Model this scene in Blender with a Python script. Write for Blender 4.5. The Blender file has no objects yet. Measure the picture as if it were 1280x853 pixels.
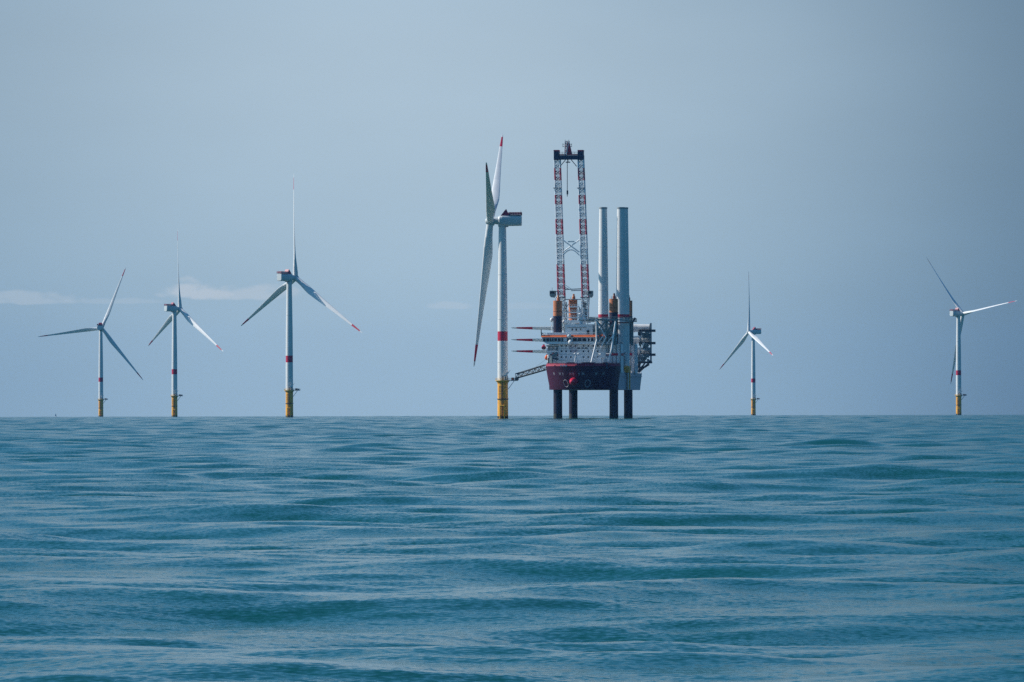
import bpy, math, random
import numpy as np
from mathutils import Vector, Matrix
from mathutils.bvhtree import BVHTree

R = math.radians
random.seed(7)
scene = bpy.context.scene
COL = scene.collection

# ------------------------------------------------------------------ camera
F = 1280 * 200.0 / 36.0            # focal length in pixels of the 1280 wide photograph
CAM = Vector((0, 0, 5.0))
PITCH = math.atan(85.5 / F)
ROLL = R(0.125)
REFF = 7.4e6                       # earth radius with refraction
fwd = Vector((0, math.cos(PITCH), math.sin(PITCH)))
up0 = Vector((0, -math.sin(PITCH), math.cos(PITCH)))
rt0 = Vector((1, 0, 0))
rt = rt0 * math.cos(ROLL) - up0 * math.sin(ROLL)
up = up0 * math.cos(ROLL) + rt0 * math.sin(ROLL)

cd = bpy.data.cameras.new('camera')
cam = bpy.data.objects.new('camera', cd)
COL.objects.link(cam)
cd.sensor_width = 36.0
cd.lens = 200.0
cd.clip_start = 0.5
cd.clip_end = 60000
cam.matrix_world = Matrix(((rt.x, up.x, -fwd.x, CAM.x), (rt.y, up.y, -fwd.y, CAM.y), (rt.z, up.z, -fwd.z, CAM.z), (0, 0, 0, 1)))
scene.camera = cam


def ray(px, py):
    return fwd + rt * ((px - 640) / F) + up * ((426.5 - py) / F)


def at(px, py, Y):
    r = ray(px, py)
    return CAM + r * (Y / r.y)


def sea_z(x, y):
    return -(x * x + y * y) / (2 * REFF)


# ------------------------------------------------------------------ materials
def nodes_of(name):
    m = bpy.data.materials.new(name)
    m.use_nodes = True
    nt = m.node_tree
    b = nt.nodes['Principled BSDF']
    return m, nt, b


def paint(name, col, rough=0.45, var=0.12, scale=0.35, metallic=0.0, streak=0.0, streak_col=(0.25, 0.13, 0.07)):
    """painted steel with slightly uneven tone and optional run-down weather streaks"""
    m, nt, b = nodes_of(name)
    N, L = nt.nodes, nt.links
    tc = N.new('ShaderNodeTexCoord')
    n1 = N.new('ShaderNodeTexNoise')
    n1.inputs['Scale'].default_value = scale
    n1.inputs['Detail'].default_value = 5
    L.new(tc.outputs['Object'], n1.inputs['Vector'])
    mr = N.new('ShaderNodeMapRange')
    mr.inputs['From Min'].default_value = 0.3
    mr.inputs['From Max'].default_value = 0.7
    mr.inputs['To Min'].default_value = 1 - var
    mr.inputs['To Max'].default_value = 1 + var * 0.5
    L.new(n1.outputs['Fac'], mr.inputs['Value'])
    mul = N.new('ShaderNodeVectorMath')
    mul.operation = 'SCALE'
    mul.inputs[0].default_value = col
    L.new(mr.outputs['Result'], mul.inputs['Scale'])
    out = mul.outputs['Vector']
    if streak > 0:
        mp = N.new('ShaderNodeMapping')
        mp.inputs['Scale'].default_value = (1.3, 1.3, 0.06)
        L.new(tc.outputs['Object'], mp.inputs['Vector'])
        n2 = N.new('ShaderNodeTexNoise')
        n2.inputs['Scale'].default_value = 1.0
        n2.inputs['Detail'].default_value = 4
        L.new(mp.outputs['Vector'], n2.inputs['Vector'])
        m2 = N.new('ShaderNodeMapRange')
        m2.inputs['From Min'].default_value = 0.52
        m2.inputs['From Max'].default_value = 0.78
        m2.inputs['To Max'].default_value = streak
        L.new(n2.outputs['Fac'], m2.inputs['Value'])
        mx = N.new('ShaderNodeMix')
        mx.data_type = 'RGBA'
        mx.inputs['B'].default_value = (*streak_col, 1)
        L.new(m2.outputs['Result'], mx.inputs['Factor'])
        L.new(out, mx.inputs['A'])
        out = mx.outputs['Result']
    L.new(out, b.inputs['Base Color'])
    b.inputs['Roughness'].default_value = rough
    b.inputs['Metallic'].default_value = metallic
    return m


M = {}
M['tower'] = paint('tower_paint', (0.74, 0.74, 0.72), 0.5, 0.06, 0.1, streak=0.10, streak_col=(0.4, 0.38, 0.34))
M['blade'] = paint('blade_gelcoat', (0.76, 0.76, 0.75), 0.4, 0.05, 0.1)
M['red'] = paint('signal_red', (0.52, 0.015, 0.05), 0.45, 0.12, 0.4)
M['yellow'] = paint('marine_yellow', (0.88, 0.41, 0.045), 0.5, 0.18, 0.5, streak=0.35, streak_col=(0.33, 0.14, 0.03))
M['yellowtrim'] = paint('yellow_trim', (0.80, 0.46, 0.05), 0.5, 0.15, 0.8)
M['nacelle'] = paint('nacelle_paint', (0.58, 0.62, 0.62), 0.45, 0.06, 0.2)
M['steel'] = paint('grey_steel', (0.30, 0.33, 0.34), 0.55, 0.2, 0.5)
M['darksteel'] = paint('dark_steel', (0.06, 0.075, 0.09), 0.55, 0.25, 0.5)
M['letter'] = paint('dark_lettering', (0.20, 0.06, 0.03), 0.6, 0.1, 1)
M['ink'] = paint('dark_ink', (0.015, 0.02, 0.04), 0.6, 0.1, 1)
M['white'] = paint('ship_white', (0.85, 0.87, 0.88), 0.45, 0.10, 0.25, streak=0.12, streak_col=(0.3, 0.3, 0.3))
M['bright'] = paint('bright_white', (0.80, 0.80, 0.78), 0.4, 0.05, 0.4)
M['hullgrey'] = paint('hull_grey', (0.50, 0.47, 0.52), 0.5, 0.14, 0.15, streak=0.35, streak_col=(0.2, 0.14, 0.12))
M['maroon'] = paint('hull_maroon', (0.058, 0.003, 0.032), 0.5, 0.2, 0.15, streak=0.25, streak_col=(0.06, 0.015, 0.04))
M['strake'] = paint('strake_red', (0.30, 0.010, 0.04), 0.75, 0.15, 0.3)
M['bulbred'] = paint('bulb_red', (0.74, 0.03, 0.07), 0.25, 0.1, 0.3)
M['orange'] = paint('orange_red', (0.85, 0.17, 0.045), 0.5, 0.12, 0.4)
M['salmon'] = paint('leg_orange', (0.60, 0.20, 0.075), 0.6, 0.18, 0.3, streak=0.4, streak_col=(0.25, 0.09, 0.05))
M['legdark'] = paint('leg_dark', (0.018, 0.014, 0.035), 0.45, 0.35, 0.3, streak=0.35, streak_col=(0.12, 0.03, 0.025))
M['growth'] = paint('tide_growth', (0.03, 0.035, 0.022), 0.7, 0.4, 0.9)
M['railred'] = paint('rail_red', (0.30, 0.02, 0.06), 0.5, 0.1, 1)
M['navy'] = paint('navy_steel', (0.02, 0.035, 0.075), 0.5, 0.2, 0.3)
M['greygreen'] = paint('grey_green_steel', (0.20, 0.26, 0.26), 0.55, 0.22, 0.4, streak=0.2)
M['glass'] = paint('dark_glass', (0.008, 0.012, 0.02), 0.12, 0.1, 1)
M['cable'] = paint('wire_cable', (0.10, 0.11, 0.12), 0.6, 0.1, 1)
M['emblem'] = paint('emblem_purple', (0.48, 0.42, 0.50), 0.5, 0.1, 1)
M['sail'] = paint('sailcloth', (0.78, 0.76, 0.74), 0.7, 0.05, 0.5)


# ------------------------------------------------------------------ mesh builder
class MB:
    def __init__(self):
        self.v, self.f, self.mi, self.sm = [], [], [], []
        self.mats = []

    def m(self, mat):
        if mat not in self.mats:
            self.mats.append(mat)
        return self.mats.index(mat)

    def add(self, vs, fs, mat, smooth=False):
        o = len(self.v)
        self.v += [tuple(p) for p in vs]
        k = self.m(mat)
        for f in fs:
            self.f.append(tuple(o + i for i in f))
            self.mi.append(k)
            self.sm.append(smooth)
        return self

    def box(self, lo, hi, mat, mtx=None):
        x0, y0, z0 = lo
        x1, y1, z1 = hi
        vs = [Vector(p) for p in ((x0, y0, z0), (x1, y0, z0), (x1, y1, z0), (x0, y1, z0), (x0, y0, z1), (x1, y0, z1), (x1, y1, z1), (x0, y1, z1))]
        if mtx:
            vs = [mtx @ p for p in vs]
        return self.add(vs, [(3, 2, 1, 0), (4, 5, 6, 7), (0, 1, 5, 4), (1, 2, 6, 5), (2, 3, 7, 6), (3, 0, 4, 7)], mat)

    def tube(self, p, q, r, mat, n=8, r2=None, smooth=True):
        p, q = Vector(p), Vector(q)
        r2 = r if r2 is None else r2
        d = (q - p)
        if d.length < 1e-6:
            return self
        d.normalize()
        a = d.orthogonal().normalized()
        b = d.cross(a)
        vs = []
        for c, rr in ((p, r), (q, r2)):
            for i in range(n):
                t = 2 * math.pi * i / n
                vs.append(c + (a * math.cos(t) + b * math.sin(t)) * rr)
        fs = [(i, (i + 1) % n, n + (i + 1) % n, n + i) for i in range(n)]
        self.add(vs, fs, mat, smooth)
        self.add(vs[:n], [tuple(range(n - 1, -1, -1))], mat)
        return self.add(vs[n:], [tuple(range(n))], mat)

    def bar(self, p, q, w, h, mat):
        """rectangular section bar"""
        p, q = Vector(p), Vector(q)
        d = (q - p).normalized()
        s = d.cross(Vector((0, 0, 1)))
        if s.length < 1e-3:
            s = Vector((1, 0, 0))
        s.normalize()
        t = s.cross(d)
        vs = []
        for c in (p, q):
            for i, j in ((-1, -1), (1, -1), (1, 1), (-1, 1)):
                vs.append(c + s * (i * w / 2) + t * (j * h / 2))
        return self.add(vs, [(3, 2, 1, 0), (4, 5, 6, 7), (0, 1, 5, 4), (1, 2, 6, 5), (2, 3, 7, 6), (3, 0, 4, 7)], mat)

    def lathe(self, prof, mat, n=32, c=(0, 0, 0), smooth=True, mats=None, cap=True):
        """prof: (r, z) list; mats: optional material per segment"""
        c = Vector(c)
        rings = []
        for r, z in prof:
            rings.append([c + Vector((r * math.cos(2 * math.pi * i / n), r * math.sin(2 * math.pi * i / n), z)) for i in range(n)])
        for k in range(len(prof) - 1):
            self.add(rings[k] + rings[k + 1], [(i, (i + 1) % n, n + (i + 1) % n, n + i) for i in range(n)], mats[k] if mats else mat, smooth)
        if cap:
            self.add(rings[0], [tuple(range(n - 1, -1, -1))], mats[0] if mats else mat)
            self.add(rings[-1], [tuple(range(n))], mats[-1] if mats else mat)
        return self

    def loft(self, secs, mat, smooth=True, mats=None, cap=True):
        n = len(secs[0])
        for k in range(len(secs) - 1):
            self.add(list(secs[k]) + list(secs[k + 1]), [(i, (i + 1) % n, n + (i + 1) % n, n + i) for i in range(n)], mats[k] if mats else mat, smooth)
        if cap:
            self.add(secs[0], [tuple(range(n - 1, -1, -1))], mats[0] if mats else mat)
            self.add(secs[-1], [tuple(range(n))], mats[-1] if mats else mat)
        return self

    def ellipsoid(self, c, rx, ry, rz, mat, nu=16, nv=10):
        c = Vector(c)
        secs = []
        for j in range(nv + 1):
            t = -math.pi / 2 + math.pi * j / nv
            k = max(math.cos(t), 0.01)
            secs.append([c + Vector((rx * k * math.cos(2 * math.pi * i / nu), ry * k * math.sin(2 * math.pi * i / nu), rz * math.sin(t))) for i in range(nu)])
        return self.loft(secs, mat)

    def rail(self, pts, h, mat, r=0.07, step=2.5, bars=2):
        for p, q in zip(pts[:-1], pts[1:]):
            p, q = Vector(p), Vector(q)
            for k in range(1, bars + 1):
                z = Vector((0, 0, h * k / bars))
                self.tube(p + z, q + z, r, mat, 5)
            n = max(1, int((q - p).length / step))
            for i in range(n + 1):
                c = p.lerp(q, i / n)
                self.tube(c, c + Vector((0, 0, h)), r, mat, 5)
        return self

    def truss(self, corners0, corners1, nseg, mat_fn, rc, rd):
        """four-chord lattice between two quads"""
        c0 = [Vector(p) for p in corners0]
        c1 = [Vector(p) for p in corners1]
        P = [[a.lerp(b, i / nseg) for a, b in zip(c0, c1)] for i in range(nseg + 1)]
        for i in range(nseg):
            mt, md = mat_fn(i)
            for k in range(4):
                self.tube(P[i][k], P[i + 1][k], rc, mt, 6)
                k2 = (k + 1) % 4
                if i % 2:
                    self.tube(P[i][k], P[i + 1][k2], rd, md, 5)
                else:
                    self.tube(P[i][k2], P[i + 1][k], rd, md, 5)
                self.tube(P[i][k], P[i][k2], rd, md, 5)
        for k in range(4):
            self.tube(P[nseg][k], P[nseg][(k + 1) % 4], rd, mat_fn(nseg - 1)[1], 5)
        return self

    def build(self, name, parent=None, link=True):
        me = bpy.data.meshes.new(name)
        me.from_pydata(self.v, [], self.f)
        for mt in self.mats:
            me.materials.append(mt)
        me.polygons.foreach_set('material_index', self.mi)
        me.polygons.foreach_set('use_smooth', self.sm)
        me.update()
        o = bpy.data.objects.new(name, me)
        COL.objects.link(o)
        if parent:
            o.parent = parent
        return o


def tag(o, label=None, cat=None, group=None, kind=None):
    if label:
        o['label'] = label
    if cat:
        o['category'] = cat
    if group:
        o['group'] = group
    if kind:
        o['kind'] = kind
    return o


def empty(name, loc, rz=0.0):
    o = bpy.data.objects.new(name, None)
    COL.objects.link(o)
    o.location = loc
    o.rotation_euler = (0, 0, rz)
    o.empty_display_size = 2
    return o


# ------------------------------------------------------------------ sea
def smooth01(a, b, x):
    t = np.clip((x - a) / (b - a), 0, 1)
    return t * t * (3 - 2 * t)


SL1, SL2 = 0.22, 0.70


def build_sea():
    d = [6.0]
    while d[-1] < 90:
        d.append(d[-1] + 0.5)
    while d[-1] < 7200:
        d.append(d[-1] + 0.16 * (d[-1] / 100) ** 0.86)
    while d[-1] < 13500:
        d.append(d[-1] + 25)
    d = np.array(d, np.float64)
    r = np.gradient(d)
    azf = np.linspace(-8.0, 8.0, 440)
    az_r, s = [], 0.06
    a = 8.0
    while a < 180:
        s = min(s * 1.22, 8.0)
        a = a + s
        az_r.append(min(a, 180.0))
    az_r = np.array(az_r)
    az = np.radians(np.concatenate([-az_r[::-1], azf, az_r[:-1]]))
    nr, nc = len(d), len(az)
    D, A = np.meshgrid(d, az, indexing='ij')
    X = (D * np.sin(A)).astype(np.float64)
    Y = (D * np.cos(A)).astype(np.float64)
    colw = np.gradient(az)[None, :] * d[:, None]
    spacing = np.maximum(r[:, None] * np.ones_like(colw), np.abs(colw) * 0.6)
    Z = np.zeros_like(X)
    DX = np.zeros_like(X)
    DY = np.zeros_like(X)
    rng = np.random.default_rng(11)
    comps = []
    n = 118
    for i in range(n):
        lam = 0.9 * (24.0 / 0.9) ** ((i + rng.random()) / n)
        slope = 0.0135 * (0.5 if lam < 1.6 else 0.7 if lam < 4 else 1.0 if lam < 9 else 1.35)
        th = rng.normal(0.08, 0.40 if lam < 4 else 0.65)
        comps.append((lam, slope, th, rng.random() * 6.283))
    for lam, sl, th in ((38, .011, .10), (52, .012, -.06), (67, .010, .04), (29, .010, -.2)):
        comps.append((lam, sl, th, rng.random() * 6.283))
    # one larger swell crest that runs across the view about 250 m out
    comps.append((83, .016, 0.03, math.pi / 2 - 2 * math.pi / 83 * 262))
    for lam, sl, th, ph in comps:
        k = 2 * math.pi / lam
        kx, ky = k * math.sin(th), k * math.cos(th)
        amp = sl / k
        rows = np.where(r * 2.2 < lam)[0]
        if len(rows) == 0:
            continue
        e = rows[-1] + 1
        w = 1 - smooth01(lam / 4.5, lam / 2.2, spacing[:e])
        P = (kx * X[:e] + ky * Y[:e] + ph).astype(np.float32)
        sn, cs = np.sin(P), np.cos(P)
        Z[:e] += amp * w * sn
        DX[:e] += 0.25 * amp * w * math.sin(th) * cs
        DY[:e] += 0.25 * amp * w * math.cos(th) * cs
    Z += sea_z(X, Y)
    X += DX
    Y += DY
    co = np.stack([X, Y, Z], -1).reshape(-1, 3).astype(np.float32)
    i, j = np.meshgrid(np.arange(nr - 1), np.arange(nc), indexing='ij')
    j2 = (j + 1) % nc
    q = np.stack([i * nc + j, i * nc + j2, (i + 1) * nc + j2, (i + 1) * nc + j], -1)
    q = q.reshape(-1, 4)[:, ::-1]
    nq = len(q)
    me = bpy.data.meshes.new('sea')
    # close the small disc round the camera with one fan vertex
    co = np.concatenate([co, np.array([[0, 0, 0]], np.float32)])
    fan = np.stack([np.full(nc, len(co) - 1), np.arange(nc), (np.arange(nc) + 1) % nc], -1)[:, ::-1]
    me.vertices.add(len(co))
    me.vertices.foreach_set('co', co.ravel())
    me.loops.add(nq * 4 + nc * 3)
    me.loops.foreach_set('vertex_index', np.concatenate([q.ravel(), fan.ravel()]).astype(np.int32))
    me.polygons.add(nq + nc)
    st = np.concatenate([np.arange(nq) * 4, nq * 4 + np.arange(nc) * 3]).astype(np.int32)
    me.polygons.foreach_set('loop_start', st)
    me.polygons.foreach_set('use_smooth', np.ones(nq + nc, bool))
    me.update(calc_edges=True)
    o = bpy.data.objects.new('sea', me)
    COL.objects.link(o)
    tag(o, kind='structure')
    m, nt, b = nodes_of('sea_water')
    N, L = nt.nodes, nt.links
    b.inputs['Base Color'].default_value = (0.001, 0.064, 0.060, 1)
    b.inputs['IOR'].default_value = 1.333
    geo = N.new('ShaderNodeNewGeometry')

    def noise(scale_xy, scale, detail, rough=0.55):
        mp = N.new('ShaderNodeMapping')
        mp.inputs['Scale'].default_value = (scale_xy[0], scale_xy[1], 1)
        L.new(geo.outputs['Position'], mp.inputs['Vector'])
        t = N.new('ShaderNodeTexNoise')
        t.inputs['Scale'].default_value = scale
        t.inputs['Detail'].default_value = detail
        t.inputs['Roughness'].default_value = rough
        L.new(mp.outputs['Vector'], t.inputs['Vector'])
        return t.outputs['Fac']

    # gusts: patches of rougher and of smoother water
    gust = noise((0.5, 0.12), 0.16, 3)
    gm = N.new('ShaderNodeMapRange')
    gm.inputs['From Min'].default_value = 0.35
    gm.inputs['From Max'].default_value = 0.65
    gm.inputs['To Min'].default_value = 0.55
    gm.inputs['To Max'].default_value = 1.25
    L.new(gust, gm.inputs['Value'])
    def slope(scale_xy, scale, detail, amp, rough=0.55):
        mp = N.new('ShaderNodeMapping')
        mp.inputs['Scale'].default_value = (scale_xy[0], scale_xy[1], 1)
        L.new(geo.outputs['Position'], mp.inputs['Vector'])
        t = N.new('ShaderNodeTexNoise')
        t.inputs['Scale'].default_value = scale
        t.inputs['Detail'].default_value = detail
        t.inputs['Roughness'].default_value = rough
        L.new(mp.outputs['Vector'], t.inputs['Vector'])
        sub = N.new('ShaderNodeVectorMath')
        sub.operation = 'SUBTRACT'
        sub.inputs[1].default_value = (.5, .5, .5)
        L.new(t.outputs['Color'], sub.inputs[0])
        ml = N.new('ShaderNodeVectorMath')
        ml.operation = 'MULTIPLY'
        ml.inputs[1].default_value = (amp * .6, amp, 0)
        L.new(sub.outputs[0], ml.inputs[0])
        return ml.outputs[0]

    def vadd(p, q):
        a = N.new('ShaderNodeVectorMath')
        a.operation = 'ADD'
        L.new(p, a.inputs[0])
        L.new(q, a.inputs[1])
        return a.outputs[0]

    small = vadd(vadd(slope((0.3, 1.0), .32, 2, .3), slope((0.45, 1.0), 1.3, 3, SL1)), slope((0.6, 1.0), 8.0, 3, SL2))
    sc = N.new('ShaderNodeVectorMath')
    sc.operation = 'SCALE'
    L.new(small, sc.inputs[0])
    L.new(gm.outputs['Result'], sc.inputs['Scale'])
    nn = N.new('ShaderNodeVectorMath')
    nn.operation = 'NORMALIZE'
    L.new(vadd(geo.outputs['Normal'], sc.outputs[0]), nn.inputs[0])
    L.new(nn.outputs[0], b.inputs['Normal'])
    b.inputs['Roughness'].default_value = 0.13
    me.materials.append(m)
    return o


build_sea()


# ------------------------------------------------------------------ wind turbines
HUB_Z = 115.3
BLADE_L = 84.0
PLAT_Z = 22.5


def blade_mesh_builder(L=BLADE_L, bend=2.2):
    """span along +Z from the root, chord along X (leading edge +X), thickness along Y"""
    st = [(0.0, 4.1, 1.0, 14, 0), (0.03, 4.1, 1.0, 14, 0), (0.09, 4.5, 0.78, 13, .15), (0.16, 5.3, 0.48, 11, .5), (0.22, 5.5, 0.36, 9, .8), (0.32, 4.9, 0.29, 7, .85),
          (0.45, 3.9, 0.25, 4, .85), (0.6, 2.95, 0.22, 2, .85), (0.75, 2.15, 0.20, 0.5, .85), (0.845, 1.65, 0.19, 0, .85), (0.845001, 1.65, 0.19, 0, .85),
          (0.91, 1.25, 0.18, -.5, .85), (0.962, 0.95, 0.18, -1, .85), (0.988, 0.7, 0.18, -1, .85), (1.0, 0.3, 0.2, -1, .85)]
    secs, mats = [], []
    n = 18
    for t, ch, th, tw, foil in st:
        pts = []
        for i in range(n):
            a = 2 * math.pi * i / n
            cx, cy = math.cos(a) * 0.5, math.sin(a) * 0.5 * th
            # pinch the trailing edge, move the chord so that 35 % lies ahead of the pitch axis
            k = (0.5 - cx)
            cy *= (1 - foil * 0.75 * k ** 1.5)
            x = (cx - foil * 0.18) * ch
            y = cy * ch
            w = R(tw)
            pts.append(Vector((x * math.cos(w) - y * math.sin(w), x * math.sin(w) + y * math.cos(w) + bend * t ** 2, t * L)))
        secs.append(pts)
    for k in range(len(st) - 1):
        mats.append(M['red'] if 0.8449 < st[k][0] < 0.96 else M['blade'])
    b = MB()
    b.loft(secs, M['blade'], True, mats)
    return b


def make_turbine():
    root = empty('wind_turbine', (0, 0, 0))
    # transition piece, 6.2 m wide, yellow
    b = MB()
    prof = [(3.12, -30), (3.12, 4.0), (3.05, 12.0), (3.02, 20.8), (3.3, 21.2), (3.3, 21.9), (3.0, 22.3)]
    b.lathe([(3.12, -30), (3.14, 1.2), (3.12, 1.9)], M['growth'], 40)
    b.lathe([(3.12, 1.9)] + prof[1:], M['yellow'], 40)
    b.lathe([(3.2, 11.6), (3.45, 11.6), (3.45, 12.0), (3.2, 12.0)], M['darksteel'], 40, cap=False)
    tp = b.build('transition_piece', root)
    b = MB()      # boat landing: two fender tubes, ladder and rungs in a yellow frame
    for ang in (-112, -78):
        c = Vector((4.3 * math.cos(R(ang)), 4.3 * math.sin(R(ang)), 0))
        e = Vector((3.0 * math.cos(R(ang)), 3.0 * math.sin(R(ang)), 0))
        b.tube(c + Vector((0, 0, -4)), c + Vector((0, 0, 8.0)), 0.33, M['yellowtrim'], 10)
        for z in (2.2, 7.6):
            b.tube(c + Vector((0, 0, z)), e + Vector((0, 0, z + 0.4)), 0.26, M['yellowtrim'], 8)
    c0 = Vector((4.25 * math.cos(R(-112)), 4.25 * math.sin(R(-112)), 7.9))
    c1 = Vector((4.25 * math.cos(R(-78)), 4.25 * math.sin(R(-78)), 7.9))
    b.tube(c0, c1, 0.3, M['yellowtrim'], 8)
    for s in (-0.3, 0.3):
        p = Vector((3.55 * math.cos(R(-95)) + s, 3.55 * math.sin(R(-95)), 0))
        b.tube(p + Vector((0, 0, -3)), p + Vector((0, 0, 22.3)), 0.08, M['darksteel'], 6)
    for k in range(60):
        p = Vector((3.55 * math.cos(R(-95)), 3.55 * math.sin(R(-95)), -2.5 + k * 0.41))
        b.tube(p + Vector((-0.3, 0, 0)), p + Vector((0.3, 0, 0)), 0.04, M['darksteel'], 5)
    b.lathe([(0.9, 0), (0.9, 0.18)], M['darksteel'], 12, c=(3.75 * math.cos(R(-100)), 3.75 * math.sin(R(-100)), 11.8))
    b.build('boat_landing', tp)
    b = MB()      # identification letters, one below the other (too small in the photo to read)
    for ang in (-128, -100):
        for i in range(4):
            z = 18.6 - i * 2.0
            for dx, dz, w, h in ((-.4, 0, .16, 1.5), (0, .68, .7, .16), (0, 0, .6, .16), (.34, -.35 if i % 2 else .35, .16, .8), (0, -.68, .7, .16)):
                a = R(ang) + dx / 3.05
                p = Vector((3.07 * math.cos(a), 3.07 * math.sin(a), z + dz))
                mt = Matrix.Translation(p) @ Matrix.Rotation(a + math.pi / 2, 4, 'Z')
                b.box((-w / 2, -.02, -h / 2), (w / 2, .03, h / 2), M['letter'], mt)
    b.build('lettering', tp)
    # work platform with a laydown arm towards +X
    b = MB()
    b.lathe([(3.0, 21.2), (4.1, 22.2), (4.3, 22.3), (4.3, 22.62), (2.9, 22.62)], M['yellowtrim'], 36, cap=False)
    b.box((3.4, -2.6, 22.25), (8.9, 1.8, 22.66), M['steel'])
    b.bar((3.1, -1.8, 17.5), (6.6, -1.8, 22.2), 0.3, 0.3, M['steel'])
    b.bar((3.1, 1.2, 17.5), (6.6, 1.2, 22.2), 0.3, 0.3, M['steel'])
    pf = b.build('work_platform', root)
    b = MB()
    pts = [(4.2 * math.cos(R(a)), 4.2 * math.sin(R(a)), 22.62) for a in range(30, 331, 20)]
    b.rail(pts, 1.25, M['yellowtrim'], 0.07, 1.5)
    b.rail([(3.5, -2.5, 22.62), (8.8, -2.5, 22.62), (8.8, 1.7, 22.62), (3.5, 1.7, 22.62)], 1.25, M['steel'], 0.07, 1.3)
    b.build('railing', pf)
    b = MB()
    b.box((5.0, -1.7, 22.67), (6.7, 0.2, 24.2), M['orange'])
    b.build('equipment_box', pf)
    b = MB()
    b.box((6.9, -1.5, 22.67), (8.2, 0.4, 23.9), M['darksteel'])
    b.build('equipment_box', pf)
    b = MB()      # davit crane
    b.tube((1.3, -4.0, 22.6), (1.3, -4.7, 25.2), 0.35, M['steel'], 10)
    b.bar((0.9, -4.9, 25.0), (3.4, -4.9, 27.3), 0.75, 0.85, M['bright'])
    b.tube((3.3, -4.9, 27.2), (4.3, -4.9, 28.4), 0.14, M['darksteel'], 6)
    b.tube((1.5, -4.5, 23.8), (2.5, -4.9, 26.3), 0.14, M['darksteel'], 6)
    b.tube((2.9, -3.3, 22.6), (2.9, -3.3, 24.9), 0.22, M['steel'], 8)
    b.build('davit_crane', pf)
    # tower
    b = MB()
    zs = [22.3, 30, 45.5, 45.5001, 51.0, 51.0001, 70, 90, 111.6, 112.3]
    rs = [3.0, 2.98, 2.93, 2.93, 2.91, 2.91, 2.78, 2.5, 2.15, 2.15]
    mats = [M['red'] if 45.4 < z < 50 else M['tower'] for z in zs[:-1]]
    b.lathe(list(zip(rs, zs)), M['tower'], 48, mats=mats)
    for z, r in ((33, 2.98), (58, 2.875), (84, 2.59)):
        b.lathe([(r, z - .16), (r + .05, z - .12), (r + .05, z + .12), (r - .01, z + .16)], M['nacelle'], 48, cap=False)
    tw = b.build('tower', root)
    b = MB()
    b.box((-.55, -3.06, 22.7), (.55, -2.9, 25.2), M['steel'])
    b.build('tower_door', tw)
    # nacelle, rotor towards +X
    b = MB()
    secs = []
    for x, w, zb, zt, k in ((-11.2, 2.7, -2.8, 2.6, .35), (-10.9, 3.05, -3.1, 2.95, .35), (0, 3.2, -3.25, 3.1, .35), (1.6, 3.1, -3.1, 2.9, .6), (2.4, 2.7, -2.3, 2.3, .95), (4.6, 2.35, -2.0, 2.1, 1.0)):
        pts = []
        for i in range(24):
            a = 2 * math.pi * i / 24
            e = 0.28 + 0.72 * k
            cy = math.copysign(abs(math.cos(a)) ** e, math.cos(a)) * w
            sz = math.copysign(abs(math.sin(a)) ** e, math.sin(a))
            pts.append(Vector((x, cy, (zt + zb) / 2 + sz * (zt - zb) / 2)))
        secs.append(pts)
    b.loft(secs, M['nacelle'], True)
    b.lathe([(2.35, -3.6), (2.6, -2.6)], M['nacelle'], 28)
    b.box((-3.4, -1.6, -3.75), (-1.9, 1.6, -3.0), M['steel'])
    na = b.build('nacelle', root)
    b = MB()      # hoist deck on the rear roof with red rails
    b.box((-11.3, -2.9, 2.95), (-3.6, 2.9, 3.2), M['steel'])
    b.rail([(-3.7, -2.8, 3.2), (-11.2, -2.8, 3.2), (-11.2, 2.8, 3.2), (-3.7, 2.8, 3.2)], 1.5, M['railred'], 0.12, 0.85, 3)
    b.box((-11.2, -2.86, 3.5), (-4.0, -2.8, 4.3), M['bright'])
    b.build('hoist_deck', na)
    b = MB()      # cooler housing, red, wedge shaped
    vs = [(.9, -2.2, 2.8), (-3.4, -2.2, 2.8), (-3.2, -2.2, 4.6), (-2.3, -2.2, 6.6), (-1.5, -2.2, 5.9)]
    pr = [Vector(p) for p in vs]
    pl = [Vector((p[0], 2.2, p[2])) for p in vs]
    b.add(pr + pl, [(0, 1, 2, 3, 4), (9, 8, 7, 6, 5), (0, 5, 6, 1), (1, 6, 7, 2), (2, 7, 8, 3), (3, 8, 9, 4), (4, 9, 5, 0)], M['railred'])
    b.box((-4.6, -1.9, 3.1), (-3.1, 1.9, 4.3), M['darksteel'])
    b.build('cooler', na)
    b = MB()
    b.tube((-10.8, 1.5, 3.0), (-10.8, 1.5, 6.0), 0.06, M['darksteel'], 5)
    b.build('wind_sensor', na)
    b = MB()
    b.tube((-10.8, -1.5, 3.0), (-10.8, -1.5, 5.2), 0.06, M['darksteel'], 5)
    b.build('wind_sensor', na)
    # hub with rounded nose; local +X is the rotor axis
    b = MB()
    secs = []
    for x, r in ((-2.6, 2.1), (-2.2, 2.35), (0, 2.5), (1.2, 2.3), (2.2, 1.75), (2.8, 1.0), (3.0, 0.1)):
        secs.append([Vector((x, r * math.cos(2 * math.pi * i / 28), r * math.sin(2 * math.pi * i / 28))) for i in range(28)])
    b.loft(secs, M['nacelle'], True)
    b.build('hub', root)
    for k in range(3):
        if k == 0:
            bo = blade_mesh_builder().build('blade', root)
            bm0 = bo
        else:
            o = bm0.copy()
            COL.objects.link(o)
            o.parent = root
    return root


def children(o):
    return [c for c in bpy.data.objects if c.parent == o]


def copy_tree(o, parent=None):
    c = o.copy()
    COL.objects.link(c)
    c.parent = parent
    for ch in children(o):
        copy_tree(ch, c)
    return c


TILT = R(6.0)
CONE = R(1.0)


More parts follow.
